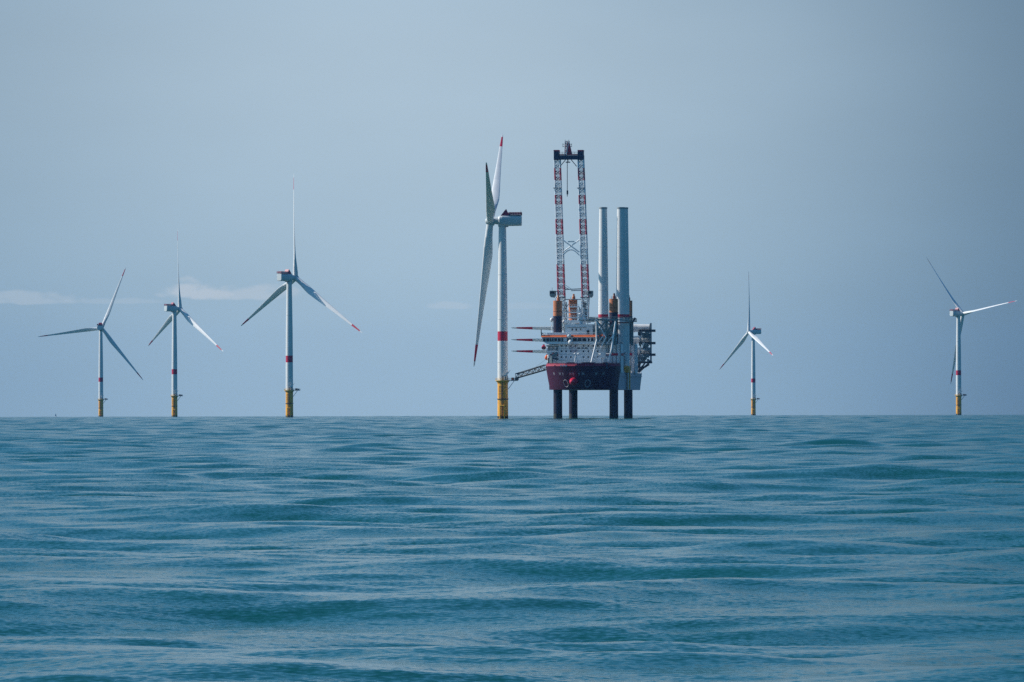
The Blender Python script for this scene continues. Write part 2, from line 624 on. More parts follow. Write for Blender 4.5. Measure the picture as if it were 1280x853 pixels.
def pose_turbine(root, axis, theta0, pitch=45.0):
    """axis: horizontal direction the rotor faces; theta clockwise as seen from behind"""
    psi = math.atan2(axis[1], axis[0])
    Rz = Matrix.Rotation(psi, 4, 'Z')
    Rt = Matrix.Rotation(-TILT, 4, 'Y')        # nose up
    kids = children(root)
    blades = [k for k in kids if k.name.startswith('blade')]
    H = Matrix.Translation((0, 0, HUB_Z)) @ Rz
    for k in kids:
        if k.name.startswith('nacelle'):
            k.matrix_local = H
        if k.name.startswith('hub'):
            k.matrix_local = H @ Rt @ Matrix.Translation((7.0, 0, -1.1))
    for i, bl in enumerate(blades):
        th = R(theta0 + 120 * i)
        # from +Z turn clockwise seen from behind (towards -Y): rotation about +X by +theta
        Rr = Matrix.Rotation(th, 4, 'X')
        Rc = Matrix.Rotation(CONE, 4, 'Y')     # lean the span upwind
        Rp = Matrix.Rotation(R(90 - pitch), 4, 'Z')
        fl = Matrix.Scale(-1, 4, (0, 1, 0))
        bl.matrix_local = H @ Rt @ Matrix.Translation((7.0, 0, -1.1)) @ Rr @ Rc @ Matrix.Translation((0, 0, 1.9)) @ Rp @ fl


TURB = [
    # px of tower, py of hub, axis, theta0, label
    (628.0, 276.0, (-1.0, 0.045), -70.5, 'nearest white turbine, rotor seen edge on, beside the ship, gangway touching its yellow base'),
    (361.5, 347.0, (0.72, 0.70), 2.0, 'tall white turbine with one blade straight up, between the low cloud and the nearest turbine'),
    (218.0, 386.0, (0.81, 0.58), 2.0, 'white turbine in front of the low white cloud, middle one of the left three'),
    (126.0, 410.0, (0.12, 0.99), 22.0, 'far turbine with one blade almost level, nearest the tiny sailing boat'),
    (941.5, 415.0, (-0.89, -0.45), 6.0, 'small distant turbine right of the ship with a short sunlit blade across its tower'),
    (1198.0, 392.3, (0.76, 0.65), -40.5, 'turbine at far right with a curved blade pointing right, another hanging behind its tower'),
]
proto = make_turbine()
for i, (px, hy, ax, th, lab) in enumerate(TURB):
    t = proto if i == 0 else copy_tree(proto)
    TURB[i] = TURB[i] + (t,)
for i, (px, hy, ax, th, lab, t) in enumerate(TURB):
    d = 5000.0
    for _ in range(30):
        p = at(px, hy, d)
        want = HUB_Z + sea_z(p.x, p.y)
        # height at this pixel grows linearly with distance
        d *= 1 + 0.8 * (want - p.z) / (p.z - CAM.z + 5.0)
    p = at(px, hy, d)
    t.location = (p.x, p.y, sea_z(p.x, p.y))
    pose_turbine(t, ax, th, (88, 35, 30, 18, 45, 65)[i])
    tag(t, lab, 'wind turbine', 'wind turbines of the offshore farm')
    print('turbine', i, [round(v, 1) for v in t.location])
T4 = TURB[0][5]

# ------------------------------------------------------------------ jack-up ship
PSI = R(9.0)
SD = 3310.0
SX0 = (741.5 - 640) / F * SD
ship = empty('jackup_ship', (SX0, SD, 0), -PSI)
tag(ship, 'maroon and white ship standing on four legs above the sea with a tall crane', 'ship')
SHIP_M = Matrix.Translation((SX0, SD, 0)) @ Matrix.Rotation(-PSI, 4, 'Z')
SHIP_I = SHIP_M.inverted()


def S(px, py, b):
    """ship-local point on the plane local y = b that the pixel looks at"""
    o = SHIP_I @ CAM
    r = SHIP_I.to_3x3() @ ray(px, py)
    t = (b - o.y) / r.y
    return o + r * t


def SA(px, b):
    return S(px, 450, b).x


def SZ(py, px=740, b=0):
    return S(px, py, b).z


Z_BOT = SZ(487.3, 740, -40)
Z_DECK = SZ(466, 790, 0)
Z_BUL = SZ(457.9, 720, -50)
Z_RIM = SZ(455.0, 720, -50)
HW = 20.2

# hull
b = MB()


def hull_sec(bpos, hb_bot, hb_deck, zb, zt, off=0.0):
    return [Vector((-hb_bot, bpos + off, zb)), Vector((hb_bot, bpos + off, zb)), Vector((hb_deck, bpos, zt)), Vector((-hb_deck, bpos, zt))]


secs = [hull_sec(66, 17.5, 19.6, Z_BOT + 4.5, Z_DECK - .2), hull_sec(62, 19.2, HW, Z_BOT + 1.5, Z_DECK), hull_sec(56, 19.9, HW, Z_BOT, Z_DECK), hull_sec(10, HW, HW, Z_BOT, Z_DECK), hull_sec(-38, HW, HW, Z_BOT, Z_DECK)]
b.loft(secs, M['hullgrey'], False)
# bow: rows of points from side to side at several heights, flared
bow_plan_top = [(-21.4, -37.8), (-21.3, -44), (-20.3, -50), (-17.6, -56), (-13.0, -61), (-7.0, -64.6), (0, -66.2)]
bow_plan_bot = [(-19.6, -37.8), (-18.9, -43), (-17.2, -48), (-13.8, -53), (-9.5, -57), (-4.8, -59.6), (0, -60.6)]
NZ = 8
rows = []
for k in range(NZ + 1):
    t = k / NZ
    s = t ** 0.9
    row = []
    full_t = [(x, y) for x, y in bow_plan_top] + [(-x, y) for x, y in bow_plan_top[-2::-1]]
    full_b = [(x, y) for x, y in bow_plan_bot] + [(-x, y) for x, y in bow_plan_bot[-2::-1]]
    for (xt, yt), (xb, yb) in zip(full_t, full_b):
        row.append(Vector((xb + (xt - xb) * s, yb + (yt - yb) * s, Z_BOT + (Z_BUL - Z_BOT) * t)))
    rows.append(row)
n = len(rows[0])
for k in range(NZ):
    b.add(rows[k] + rows[k + 1], [(i, i + 1, n + i + 1, n + i) for i in range(n - 1)], M['maroon'], True)
b.add(rows[0], [tuple(range(n - 1, -1, -1))], M['maroon'])
# bulwark inside face, forecastle deck and aft closure
rim = [Vector((p.x * 0.975, p.y + 0.5, Z_RIM)) for p in rows[-1]]
b.add(rows[-1] + rim, [(i, i + 1, n + i + 1, n + i) for i in range(n - 1)], M['strake'])
ins = [Vector((p.x * 0.945, p.y + 1.1, Z_RIM)) for p in rows[-1]]
insd = [Vector((p.x, p.y, Z_BUL - 1.6)) for p in ins]
b.add(rim + ins, [(i, i + 1, n + i + 1, n + i) for i in range(n - 1)], M['maroon'])
b.add(ins + insd, [(i + 1, i, n + i, n + i + 1) for i in range(n - 1)], M['maroon'])
b.add(insd, [tuple(range(n))], M['steel'])
left_aft = [rows[k][0] for k in range(NZ + 1)]
right_aft = [rows[k][-1] for k in range(NZ + 1)]
b.add(left_aft + right_aft, [(i, i + 1, NZ + 2 + i, NZ + 1 + i) for i in range(NZ)], M['maroon'])
# raised rail strip on the bulwark top
for p, q in zip(rim[:-1], rim[1:]):
    b.bar(p + Vector((0, 0, .1)), q + Vector((0, 0, .1)), 0.5, 0.3, M['strake'])
# rubbing strake along the grey side
b.box((HW, -36, Z_DECK - 2.2), (HW + .35, 60, Z_DECK - 1.8), M['hullgrey'])
b.box((-HW - .35, -36, Z_DECK - 2.2), (-HW, 60, Z_DECK - 1.8), M['hullgrey'])
hull = b.build('hull', ship)
bv = BVHTree.FromPolygons([Vector(v) for v in b.v], b.f)
ORI = SHIP_I @ CAM


def on_hull(px, py):
    d = (SHIP_I.to_3x3() @ ray(px, py)).normalized()
    h, nrm, _, _ = bv.ray_cast(ORI, d)
    if nrm is not None and nrm.dot(d) > 0:
        nrm = -nrm
    return h, nrm


# bulbous bow
b = MB()
cb = S(717.3, 477.2, -63)
b.ellipsoid((cb.x, -62.5, cb.z), 2.3, 9.5, 2.35, M['bulbred'], 24, 16)
b.build('bulbous_bow', hull)
# ship's name on the bow, letters too small to read: white strokes
for px, w in ((692.5, .8), (699.8, .9), (703.7, .5), (713.0, .9), (716.6, .7), (723.8, .6), (728.7, 1.0), (745.4, .9), (754.3, .9)):
    h, nr = on_hull(px, 467.2 + (0.4 if w < .7 else 0))
    if h is None:
        continue
    tx = Vector((0, 0, 1)).cross(nr).normalized()
    ty = nr.cross(tx)
    mt = Matrix(((tx.x, ty.x, nr.x, h.x), (tx.y, ty.y, nr.y, h.y), (tx.z, ty.z, nr.z, h.z), (0, 0, 0, 1)))
    b = MB()
    b.box((-w * .6, -.9, -.05), (-w * .35, .9, .05), M['hullgrey'], mt)
    b.box((w * .3, -.9, -.05), (w * .55, .9, .05), M['hullgrey'], mt)
    b.box((-w * .34, -.15, -.05), (w * .29, .15, .05), M['hullgrey'], mt)
    b.build('letter', hull)
# bow thruster openings
for px, py in ((707.5, 479.5), (734.5, 479.5)):
    h, nr = on_hull(px, py)
    if h is None:
        continue
    b = MB()
    tx = Vector((0, 0, 1)).cross(nr).normalized()
    ty = nr.cross(tx)
    prev = None
    for i in range(21):
        a = 2 * math.pi * i / 20
        p = h + tx * (1.6 * math.cos(a)) + ty * (2.2 * math.sin(a)) + nr * .03
        if prev is not None:
            b.tube(prev, p, 0.16, M['hullgrey'], 5)
        prev = p
    b.build('thruster_ring', hull)
# anchors / mooring fairleads on the bulwark: small light openings near the rail
for px in (694, 701.5, 704.5, 707.5, 720, 742, 762):
    p = S(px, 456.6, -50)
    h, nr = on_hull(px, 457.4)
    if h is None:
        continue
    b = MB()
    b.box((h.x - .45, h.y - .25, h.z - .35), (h.x + .45, h.y + .05, h.z + .35), M['bright'] if 700 < px < 710 else M['ink'])
    b.build('fairlead', hull)
# boarding ladder with a yellow guard on the side
b = MB()
z0, z1 = Z_BOT + .3, SZ(458, 784)
for y in (-1.6, 1.6):
    b.bar((HW + 1.5, y - 8, z0), (HW + 1.5, y - 8, Z_DECK + .5), .3, .3, M['bright'])
k = z0
while k < Z_DECK + .4:
    b.tube((HW + 1.5, -9.6, k), (HW + 1.5, -6.4, k), .12, M['bright'], 5)
    k += 0.8
b.box((HW + .3, -4.5, z0), (HW + 1.9, -2.0, Z_DECK + .2), M['yellow'])
b.box((HW - .6, -10.0, Z_DECK), (HW + 1.9, -1.5, z1), M['yellow'])
b.box((HW + .1, -9.5, Z_DECK - 1.0), (HW + 1.3, -6.4, Z_DECK - .4), M['steel'])
b.build('boarding_ladder', hull)
b = MB()
b.rail([(HW - .3, -36, Z_DECK), (HW - .3, -12, Z_DECK)], 1.2, M['bright'], .07, 2.0)
b.rail([(HW - .3, 0, Z_DECK), (HW - .3, 62, Z_DECK), (-HW + .3, 62, Z_DECK)], 1.2, M['bright'], .07, 2.0)
fr = [Vector((p.x * .96, p.y + .9, Z_RIM)) for p in rows[-1]]
b.rail(fr, 1.0, M['darksteel'], .06, 1.6)
b.build('railing', hull)

# four jack-up legs
LA, LB = 16.3, 30.5
for (lx, ly, topy, ory, px) in ((-LA, -LB, 376.0, 395.5, 697), (LA, -LB, 373.8, 391, 766), (-LA, LB, 374.5, 401, 717), (LA, LB, 376, 396, 786)):
    zt, zo = SZ(topy, px, ly), SZ(ory, px, ly)
    b = MB()
    b.lathe([(2.55, -30), (2.58, 1.6), (2.55, 2.4), (2.55, zo), (2.55, zo + .001), (2.55, zt)], M['legdark'], 28, c=(lx, ly, 0), mats=[M['growth'], M['growth'], M['legdark'], M['salmon'], M['salmon']])
    # toothed racks welded to two sides of the leg
    for s in (-1, 1):
        b.box((lx - .35, ly + s * 2.5 - .3, -30), (lx + .35, ly + s * 2.5 + .3, zo - .1), M['navy'])
        b.box((lx - .35, ly + s * 2.5 - .3, zo), (lx + .35, ly + s * 2.5 + .3, zt - 1.0), M['salmon'])
    b.lathe([(2.7, zo - .4), (2.7, zo + .1)], M['navy'], 28, c=(lx, ly, 0), cap=False)
    b.lathe([(2.6, zo + 2.6), (2.6, zo + 2.9)], M['letter'], 28, c=(lx, ly, 0), cap=False)
    lg = b.build('jackup_leg', ship)
    b = MB()
    b.lathe([(1.0, zt), (.95, zt + 1.5), (.6, zt + 2.2), (.55, zt + 3.2)], M['salmon'] if lx < 0 else M['letter'], 12, c=(lx + .4, ly, 0))
    b.tube((lx - 1.3, ly, zt), (lx - 1.3, ly, zt + 1.5), .12, M['darksteel'], 5)
    b.build('leg_cap', lg)
    # jack house round the leg
    b = MB()
    ztop = SZ(430.5, px, ly)
    w = 4.5
    for dx, dy, sx, sy in ((-w, 0, .5, w), (w, 0, .5, w), (0, -w, w, .5), (0, w, w, .5)):
        b.box((lx + dx - sx, ly + dy - sy + (.003 if sx < 1 else 0), Z_DECK - .2), (lx + dx + sx, ly + dy + sy - (.003 if sx < 1 else 0), ztop - (0 if sx < 1 else .05)), M['white'])
    b.box((lx - w, ly - w - .8, ztop - 6.6), (lx + w * .7, ly - w - .55, ztop - 5.2), M['red'])
    b.box((lx + w + .55, ly - w, ztop - 6.6), (lx + w + .8, ly + w, ztop - 5.2), M['red'])
    for k in range(5):
        x = lx - w + 2 * w * k / 4
        b.box((x - .25, ly - w - .75, Z_DECK), (x + .25, ly - w - .5, ztop - .3), M['steel'])
    b.rail([(lx - w, ly - w, ztop), (lx + w, ly - w, ztop), (lx + w, ly + w, ztop)], 1.2, M['steel'], .08, 1.5)
    b.build('jack_house', ship)

# accommodation block
BF = -38.0
ax0, ax1 = SA(698, BF), SA(757, BF)
az1 = SZ(423.6, 720, BF)
az0 = Z_BUL - 2.5
b = MB()
b.box((ax0, BF, az0), (ax1, BF + 15, az1), M['white'])
for py in (428.5, 436, 443, 450.5):
    z = SZ(py, 720, BF)
    b.box((ax0 - .05, BF - .06, z - .07), (ax1 + .05, BF - .003, z + .07), M['steel'])
ac = b.build('accommodation_block', ship)
for py in (432.6, 439.3, 446.6):
    for px in (702.0, 707.6, 713.6, 719.6, 729.3, 735.4, 741.7, 747.2):
        c = S(px, py, BF)
        b = MB()
        b.box((c.x - .42, BF - .10, c.z - .46), (c.x + .42, BF - .004, c.z + .46), M['glass'])
        b.box((c.x - .55, BF - .13, c.z + .47), (c.x + .55, BF - .004, c.z + .6), M['white'])
        b.build('window', ac)
# company mark: faint round emblem and three short dark words (unreadable at this size)
b = MB()
c = S(717.6, 435.2, BF)
for rr, a0, a1 in ((2.6, 30, 200), (1.6, 160, 340), (2.4, 230, 330), (.9, 0, 180)):
    prev = None
    for k in range(9):
        a = R(a0 + (a1 - a0) * k / 8)
        p = Vector((c.x + rr * math.cos(a), BF - .06, c.z + rr * math.sin(a)))
        if prev is not None:
            b.bar(prev, p, .1, .5, M['emblem'])
        prev = p
b.build('emblem', ac)
for x0, x1 in ((721.8, 725.2), (726.9, 729.6), (731.0, 734.7)):
    p0, p1 = S(x0, 435.3, BF), S(x1, 435.3, BF)
    nl = 4
    b = MB()
    w = (p1.x - p0.x) / nl
    for i in range(nl):
        x = p0.x + i * w
        hgt = .75 if i == 0 else .5
        b.box((x, BF - .09, p0.z - .5), (x + w * .3, BF - .004, p0.z + hgt - .0), M['ink'])
        b.box((x + w * .3, BF - .09, p0.z - .5 + (.45 if i % 2 else 0)), (x + w * .72, BF - .004, p0.z - .25 + (.45 if i % 2 else 0)), M['ink'])
        b.box((x + w * .72, BF - .09, p0.z - .5), (x + w * .86, BF - .004, p0.z + .3), M['ink'])
    b.build('lettering', ac)

# bridge: long wheelhouse with wings, window row and orange band
BB = -41.0
bx0, bx1 = SA(677.5, BB), SA(768.5, BB)
zt, zob, zw1, zw0, zb = SZ(419.0, 720, BB), SZ(421.6, 720, BB), SZ(423.0, 720, BB), SZ(426.6, 720, BB), SZ(430.2, 720, BB)
b = MB()
prof = [(bx0, zob), (bx0 + .4, zw0), (bx0 + 3.0, zb), (bx1 - 1.5, zb), (bx1, zw0), (bx1, zob)]
fr = [Vector((x, BB, z)) for x, z in prof]
bk = [Vector((x, BB + 9, z)) for x, z in prof]
b.loft([fr, bk], M['white'], False)
b.box((bx0 + .5, BB - .12, zw0 - .25), (bx1 - .3, BB - .003, zw0 - .02), M['greygreen'])
br = b.build('bridge', ship)
b = MB()
# the band is a sloping roof fascia
xo = SA(757.5, BB)
b.loft([[Vector((x, BB - .9, zob + .003)), Vector((x, BB - .85, zob + .2)), Vector((x, BB + .2, zt + .1)), Vector((x, BB + .2, zob + .003))] for x in (bx0 - .3, xo)], M['orange'], False)
b.box((bx0 - .3, BB + .203, zob + .003), (bx0, BB + 9.3, zt - .01), M['orange'])
b.box((SA(757.5, BB) + .003, BB - .4, zob + .003), (SA(772.5, BB), BB + .19, zt - .1), M['letter'])
b.box((bx0 + .003, BB + .203, zob + .003), (bx1, BB + 9.2, zt - .3), M['steel'])
b.box((SA(708.5, BB), BB - 1.1, zob + .2), (SA(714.0, BB), BB - .2, zt + .4), M['bright'])
b.build('orange_band', br)
for x0, x1 in ((679, 682), (683, 686.5), (687.2, 689.2), (690, 692), (693, 696.3), (697.5, 701), (702, 704), (709, 711), (712, 714), (716, 721.2), (722, 727), (728, 733), (735, 737), (739, 742), (743.3, 748), (749.5, 754), (756, 760), (762, 766.5)):
    b = MB()
    p0, p1 = SA(x0, BB), SA(x1, BB)
    b.box((p0, BB - .16, zw0), (p1, BB - .004, zw1), M['glass'])
    b.build('window', br)
for px, py, r in ((712.9, 428.0, 1.25), (689.8, 400.0, 1.1), (705.0, 402.3, .9), (711.0, 420.2, .8)):
    yb = BB - 1.0 if py > 415 else -27
    c = S(px, py, yb)
    b = MB()
    b.ellipsoid(c, r, r, r * 1.15, M['bright'], 14, 10)
    if py < 415:
        b.tube((c.x, yb, zt), (c.x, yb, c.z), .25, M['white'], 6)
    else:
        b.tube((c.x, yb, c.z), (c.x, BB + .2, c.z), .35, M['white'], 6)
    b.build('radar_dome', br)
b = MB()
b.rail([(bx0, BB, zt), (bx1, BB, zt), (bx1, BB + 9, zt)], 1.3, M['white'], .08, 1.8, 3)
b.rail([(bx0, BB + 9, zt), (bx0, BB, zt)], 1.3, M['white'], .08, 1.8, 3)
c = S(676.5, 412, BB)
b.tube((bx0 - .3, BB, zob), (c.x, BB, c.z), .28, M['darksteel'], 6)
b.tube((c.x - .3, BB, c.z - 1.5), (c.x + 1.2, BB, c.z - 2.6), .2, M['darksteel'], 6)
b.build('railing', br)
# grey wing strip above the bridge on the left, behind the rail
b = MB()
p0, p1 = S(684, 417.6, -34), S(711, 415.9, -34)
b.box((p0.x, -34, zt + .01), (p1.x, -28, p1.z), M['white'])
p0, p1 = S(706.5, 419, -33.5), S(741, 405.5, -33.5)
b.box((p0.x, -33.9, zt + .02), (p1.x, -25, p1.z), M['white'])
p0, p1 = S(709, 419, -33.5), S(733, 409.0, -33.5)
b.box((p0.x, -34.4, p1.z - .3), (p1.x, -33.903, p1.z), M['steel'])
p0, p1 = S(742, 419, -33), S(768, 411.5, -33)
b.box((p0.x, -33, zt + .02), (p1.x, -26, p1.z), M['greygreen'])
dh = b.build('deckhouse', ship)
for x0, x1, y0, y1 in ((714.5, 716, 411, 413.5), (719.5, 721, 411, 413.5), (733.5, 736.5, 413, 418), (725, 726.3, 411, 413)):
    p0, p1 = S(x0, y1, -34.41), S(x1, y0, -34.41)
    b = MB()
    b.box((p0.x, -34.55, p0.z), (p1.x, -34.41, p1.z), M['glass'])
    b.build('window', dh)
pz = SZ(405.5, 720, -30)
for px, ty in ((726.2, 397), (727.9, 396.5), (744, 399), (748, 401)):
    x = SA(px, -30)
    b = MB()
    b.tube((x, -30, pz - 3), (x, -30, SZ(ty, px, -30)), .38, M['bright'], 10)
    b.build('exhaust_pipe', dh)
for px, py, r in ((725.0, 393.5, .95), (731.0, 398.4, .85), (738.5, 407, .7)):
    c = S(px, py, -29)
    b = MB()
    b.ellipsoid(c, r, r, r, M['bright'], 12, 8)
    b.tube((c.x, -29, pz - 2), (c.x, -29, c.z), .3, M['white'], 6)
    b.build('satellite_dome', dh)
b = MB()
x = SA(729.5, -28)
b.truss([(x - .7, -28.7, pz - 1), (x + .7, -28.7, pz - 1), (x + .7, -27.3, pz - 1), (x - .7, -27.3, pz - 1)], [(x - .4, -28.4, SZ(385, 729, -28)), (x + .4, -28.4, SZ(385, 729, -28)), (x + .4, -27.6, SZ(385, 729, -28)), (x - .4, -27.6, SZ(385, 729, -28))], 8, lambda i: (M['white'], M['white']), .14, .09)
zz = SZ(389.5, 729, -28)
b.box((x - 3.4, -28.3, zz), (x + 3.4, -27.7, zz + .5), M['bright'])
zz = SZ(395, 729, -28)
b.box((x - 2.6, -28.3, zz), (x + 2.6, -27.7, zz + .4), M['white'])
b.tube((x, -28, SZ(385, 729, -28)), (x, -28, SZ(379, 729, -28)), .1, M['darksteel'], 5)
b.build('radar_mast', dh)
# cluttered upper deck: ventilators, ducts, small lockers between deckhouse and crane
random.seed(21)
b = MB()
b.box((SA(704, -5), -24, Z_DECK), (SA(740, -5), 16, Z_DECK + 17), M['white'])
mc_ = b.build('machinery_casing', ship)
for k in range(46):
    px = random.uniform(704, 767)
    yb = random.uniform(-24, 14)
    base = Z_DECK + 14
    h = random.uniform(8, 17) if px < 742 else random.uniform(6, 14)
    x = SA(px, yb)
    w = random.uniform(.4, 1.5)
    mt = random.choice([M['white'], M['white'], M['steel'], M['greygreen'], M['bright'], M['darksteel']])
    b = MB()
    if random.random() < .5:
        b.tube((x, yb, base), (x, yb, base + h), w * .45, mt, 8)
    else:
        b.box((x - w, yb - w, base), (x + w, yb + w, base + h * .85), mt)
    b.build('ventilator' if len(b.v) > 8 else 'deck_locker', mc_)
b = MB()
for k in range(14):
    yb = random.uniform(-24, 10)
    x0 = SA(random.uniform(706, 735), yb)
    z = Z_DECK + 14 + random.uniform(8, 16)
    b.bar((x0, yb, z), (x0 + random.uniform(3, 9), yb, z + random.uniform(-.4, .4)), .3, .4, random.choice([M['bright'], M['steel'], M['white']]))
b.build('pipework', mc_)
# side deck under the left bridge wing with stiff platforms and post
b = MB()
for py, t in ((431.2, .5), (438.6, .9)):
    z = SZ(py, 690, -38)
    b.box((SA(683, -38), -38.2, z - t), (ax0 - .01, -26, z), M['white'])
p = S(686.2, 443.5, -42)
b.tube((p.x, -42, Z_BUL - 1.6), (p.x, -42, p.z), .85, M['bright'], 12)
b.box((p.x - .9, -42.6, p.z), (p.x + 1.6, -41.4, p.z + 1.2), M['bright'])
for px in (684.5, 690, 695):
    x = SA(px, -37.8)
    b.tube((x, -37.8, Z_BUL - 1.6), (x, -37.8, SZ(431, 690, -38)), .2, M['white'], 6)
b.rail([(SA(683, -38), -38.1, SZ(438.6, 690, -38)), (ax0, -38.1, SZ(438.6, 690, -38))], 1.2, M['steel'], .08, 1.2)
b.rail([(SA(683, -38), -38.1, SZ(431.2, 690, -38)), (ax0, -38.1, SZ(431.2, 690, -38))], -1.0, M['steel'], .1, 1.2)
b.build('side_gallery', ship)
b = MB()      # small green folding crane on the left of the foredeck
c0 = S(690, 451, -44)
b.tube((c0.x, -44, Z_BUL - 1.6), (c0.x, -44, SZ(446, 690, -44)), .7, M['greygreen'], 10)
c1, c2, c3 = S(690.5, 445, -44), S(696.5, 441, -44), S(691, 450, -44)
b.bar(c1, c2, 1.0, 1.3, M['greygreen'])
b.bar(c2, S(694, 446.5, -44), .8, 1.0, M['greygreen'])
b.bar(S(691.5, 448, -44), S(698, 449.5, -44), .8, 1.1, M['darksteel'])
b.bar(S(688, 443, -44), S(693, 445.5, -44), .7, .8, M['darksteel'])
b.build('folding_crane', ship)
b = MB()      # white foredeck crane on the right
c = S(753.5, 447, -44)
b.tube((c.x, -44, Z_BUL - 1.6), (c.x, -44, SZ(445.5, 753, -44)), .85, M['bright'], 12)
p0, p1 = S(751.2, 447.5, -44), S(756.5, 441.5, -44)
b.box((p0.x, -45.3, p0.z), (p1.x, -42.8, p1.z), M['bright'])
b.tube(S(747.5, 442.6, -44), S(764.5, 442.6, -44), .3, M['bright'], 8)
b.bar(S(756, 443.5, -44), S(759, 449, -44), .5, .6, M['white'])
p0, p1 = S(747, 451.5, -44), S(752, 446.8, -44)
b.box((p0.x, -45.1, Z_BUL - 1.6), (p1.x, -43.1, p1.z), M['white'])
b.build('foredeck_crane', ship)
b = MB()      # foremast with lamps
c = S(719.6, 444, -55)
b.tube((S(717.8, 455, -55)), (S(720, 443, -55)), .3, M['bright'], 8)
b.tube((S(722, 455, -55)), (S(720.4, 447, -55)), .22, M['white'], 8)
b.tube(S(717.0, 442.7, -55), S(724.4, 442.7, -55), .22, M['white'], 6)
for px in (718.8, 723.3):
    b.ellipsoid(S(px, 442.3, -55), .7, .6, .55, M['bright'], 10, 6)
b.build('foremast', ship)
# winches and bollards peeping over the bulwark
for px, w in ((712, 1.4), (715, 1.0), (729, .8), (734, 1.8), (741, 1.0), (757, 1.2)):
    c = S(px, 453.8, -57)
    b = MB()
    b.box((c.x - w, -57.8, Z_BUL - 1.6), (c.x + w, -56, c.z + .3), M['navy'])
    b.tube((c.x - w * 1.2, -56.9, c.z - .4), (c.x + w * 1.2, -56.9, c.z - .4), .8, M['darksteel'], 10)
    b.build('mooring_winch', ship)

# tower support frame
TFB0, TFB1 = -44.5, 14.0
zp1, zp0 = SZ(398.8, 765, -20), SZ(401.6, 765, -20)
b = MB()
xL, xR = SA(736, -44), SA(792, 0)
g = M['greygreen']
for yy in (TFB0, -1.0, TFB1):
    b.box((xL, yy - .5, zp0), (xR, yy + .5, zp0 + .7), g)
for px in (738, 747, 763, 768.6, 790):
    x = SA(px, 0)
    b.box((x - .4, TFB0 + .51, zp0 + .003), (x + .4, TFB1 - .51, zp0 + .6), g)
b.box((xL, TFB0 + .2, zp0 + .71), (SA(749, 0), TFB1, zp0 + .95), g)
b.box((SA(761, 0), TFB0 + .2, zp0 + .71), (SA(768.5, 0), TFB1, zp0 + .95), g)
b.rail([(xL, TFB0, zp0 + .7), (xR, TFB0, zp0 + .7), (xR, TFB1, zp0 + .7)], 1.3, g, .09, 1.6, 3)
b.rail([(xL, TFB1, zp0 + .7), (xL, TFB0, zp0 + .7)], 1.3, g, .09, 1.6, 3)
b.tube(S(769, 402, TFB0 - .3), S(757, 421, TFB0 - .3), .3, g, 7)
b.tube(S(746, 402, TFB0 - .3), S(757, 421, TFB0 - .3), .3, M['white'], 7)
b.bar((xR - .3, -1, zp0 - .4), (xR + 1.2, -1, zp0 + 2.2), .8, .9, M['navy'])
b.box((SA(744, TFB0), TFB0 - .6, zp0 - .1), (SA(747, TFB0), TFB0 - .52, zp0 + .55), M['bright'])
b.box((SA(770.5, -12), -13.0, SZ(404.4, 770, -12)), (SA(786.5, -12), -12.2, SZ(402.9, 770, -12)), M['letter'])
# lattice under the platform
zl = SZ(431, 750, TFB0)
xa, xb = SA(745.5, TFB0), SA(769, TFB0)
xm = (xa + xb) / 2
for yy in (TFB0, TFB0 + 2.6):
    for x in (xa, xm, xb):
        b.tube((x, yy, zl), (x, yy, zp0), .42, g, 8)
    for zz in (zl, (zl + zp0) / 2):
        b.tube((xa, yy, zz), (xb, yy, zz), .34, g, 8)
    zm = (zl + zp0) / 2
    for x0, x1 in ((xa, xm), (xm, xb)):
        b.tube((x0, yy, zl), (x1, yy, zm), .26, M['white'], 6)
        b.tube((x1, yy, zl), (x0, yy, zm), .22, g, 6)
        b.tube((x0, yy, zm), (x1, yy, zp0), .26, g, 6)
        b.tube((x1, yy, zm), (x0, yy, zp0), .22, g, 6)
for x in (xa, xm, xb):
    b.tube((x, TFB0, zl), (x, TFB0 + 2.6, (zl + zp0) / 2), .25, g, 6)
    b.tube((x, TFB0, (zl + zp0) / 2), (x, TFB0 + 2.6, zp0), .25, g, 6)
# splayed white legs down to the foredeck
b.tube(S(746.0, 425, TFB0 - 1), S(738.5, 456, -50), .50, M['bright'], 10)
b.tube(S(769.5, 402, TFB0 - .3), S(764.5, 436, -46), .55, M['white'], 10)
b.tube(S(764.5, 436, -46), S(759.5, 456, -48), .50, M['bright'], 10)
b.tube(S(758, 421, TFB0 - .6), S(750, 437, TFB0 - .6), .38, M['white'], 8)
b.tube(S(745.5, 402, TFB0 - .6), S(745.8, 428, TFB0 - .6), .48, M['bright'], 8)
b.box((xa, TFB0 - .7, zl - .1), (SA(738, TFB0), TFB0 - .2, zl + .8), M['bright'])
# columns on the right side of the frame
for px, y0, y1, yy, mt in ((783.5, 440, 460, -8, M['bright']), (794.8, 436, 464, 16, M['white']), (790, 402, 432, 12, g)):
    x = SA(px, yy)
    b.box((x - .8, yy - .8, SZ(y1, px, yy)), (x + .8, yy + .8, SZ(y0, px, yy)), mt)
b.box((SA(762, -9), -9, Z_DECK), (SA(769, -9), 10, SZ(428, 765, -9)), M['darksteel'])
b.box((SA(749, -8), -8, Z_DECK), (SA(759, -8), 4, SZ(433, 755, -8)), M['greygreen'])
b.build('tower_frame', ship)

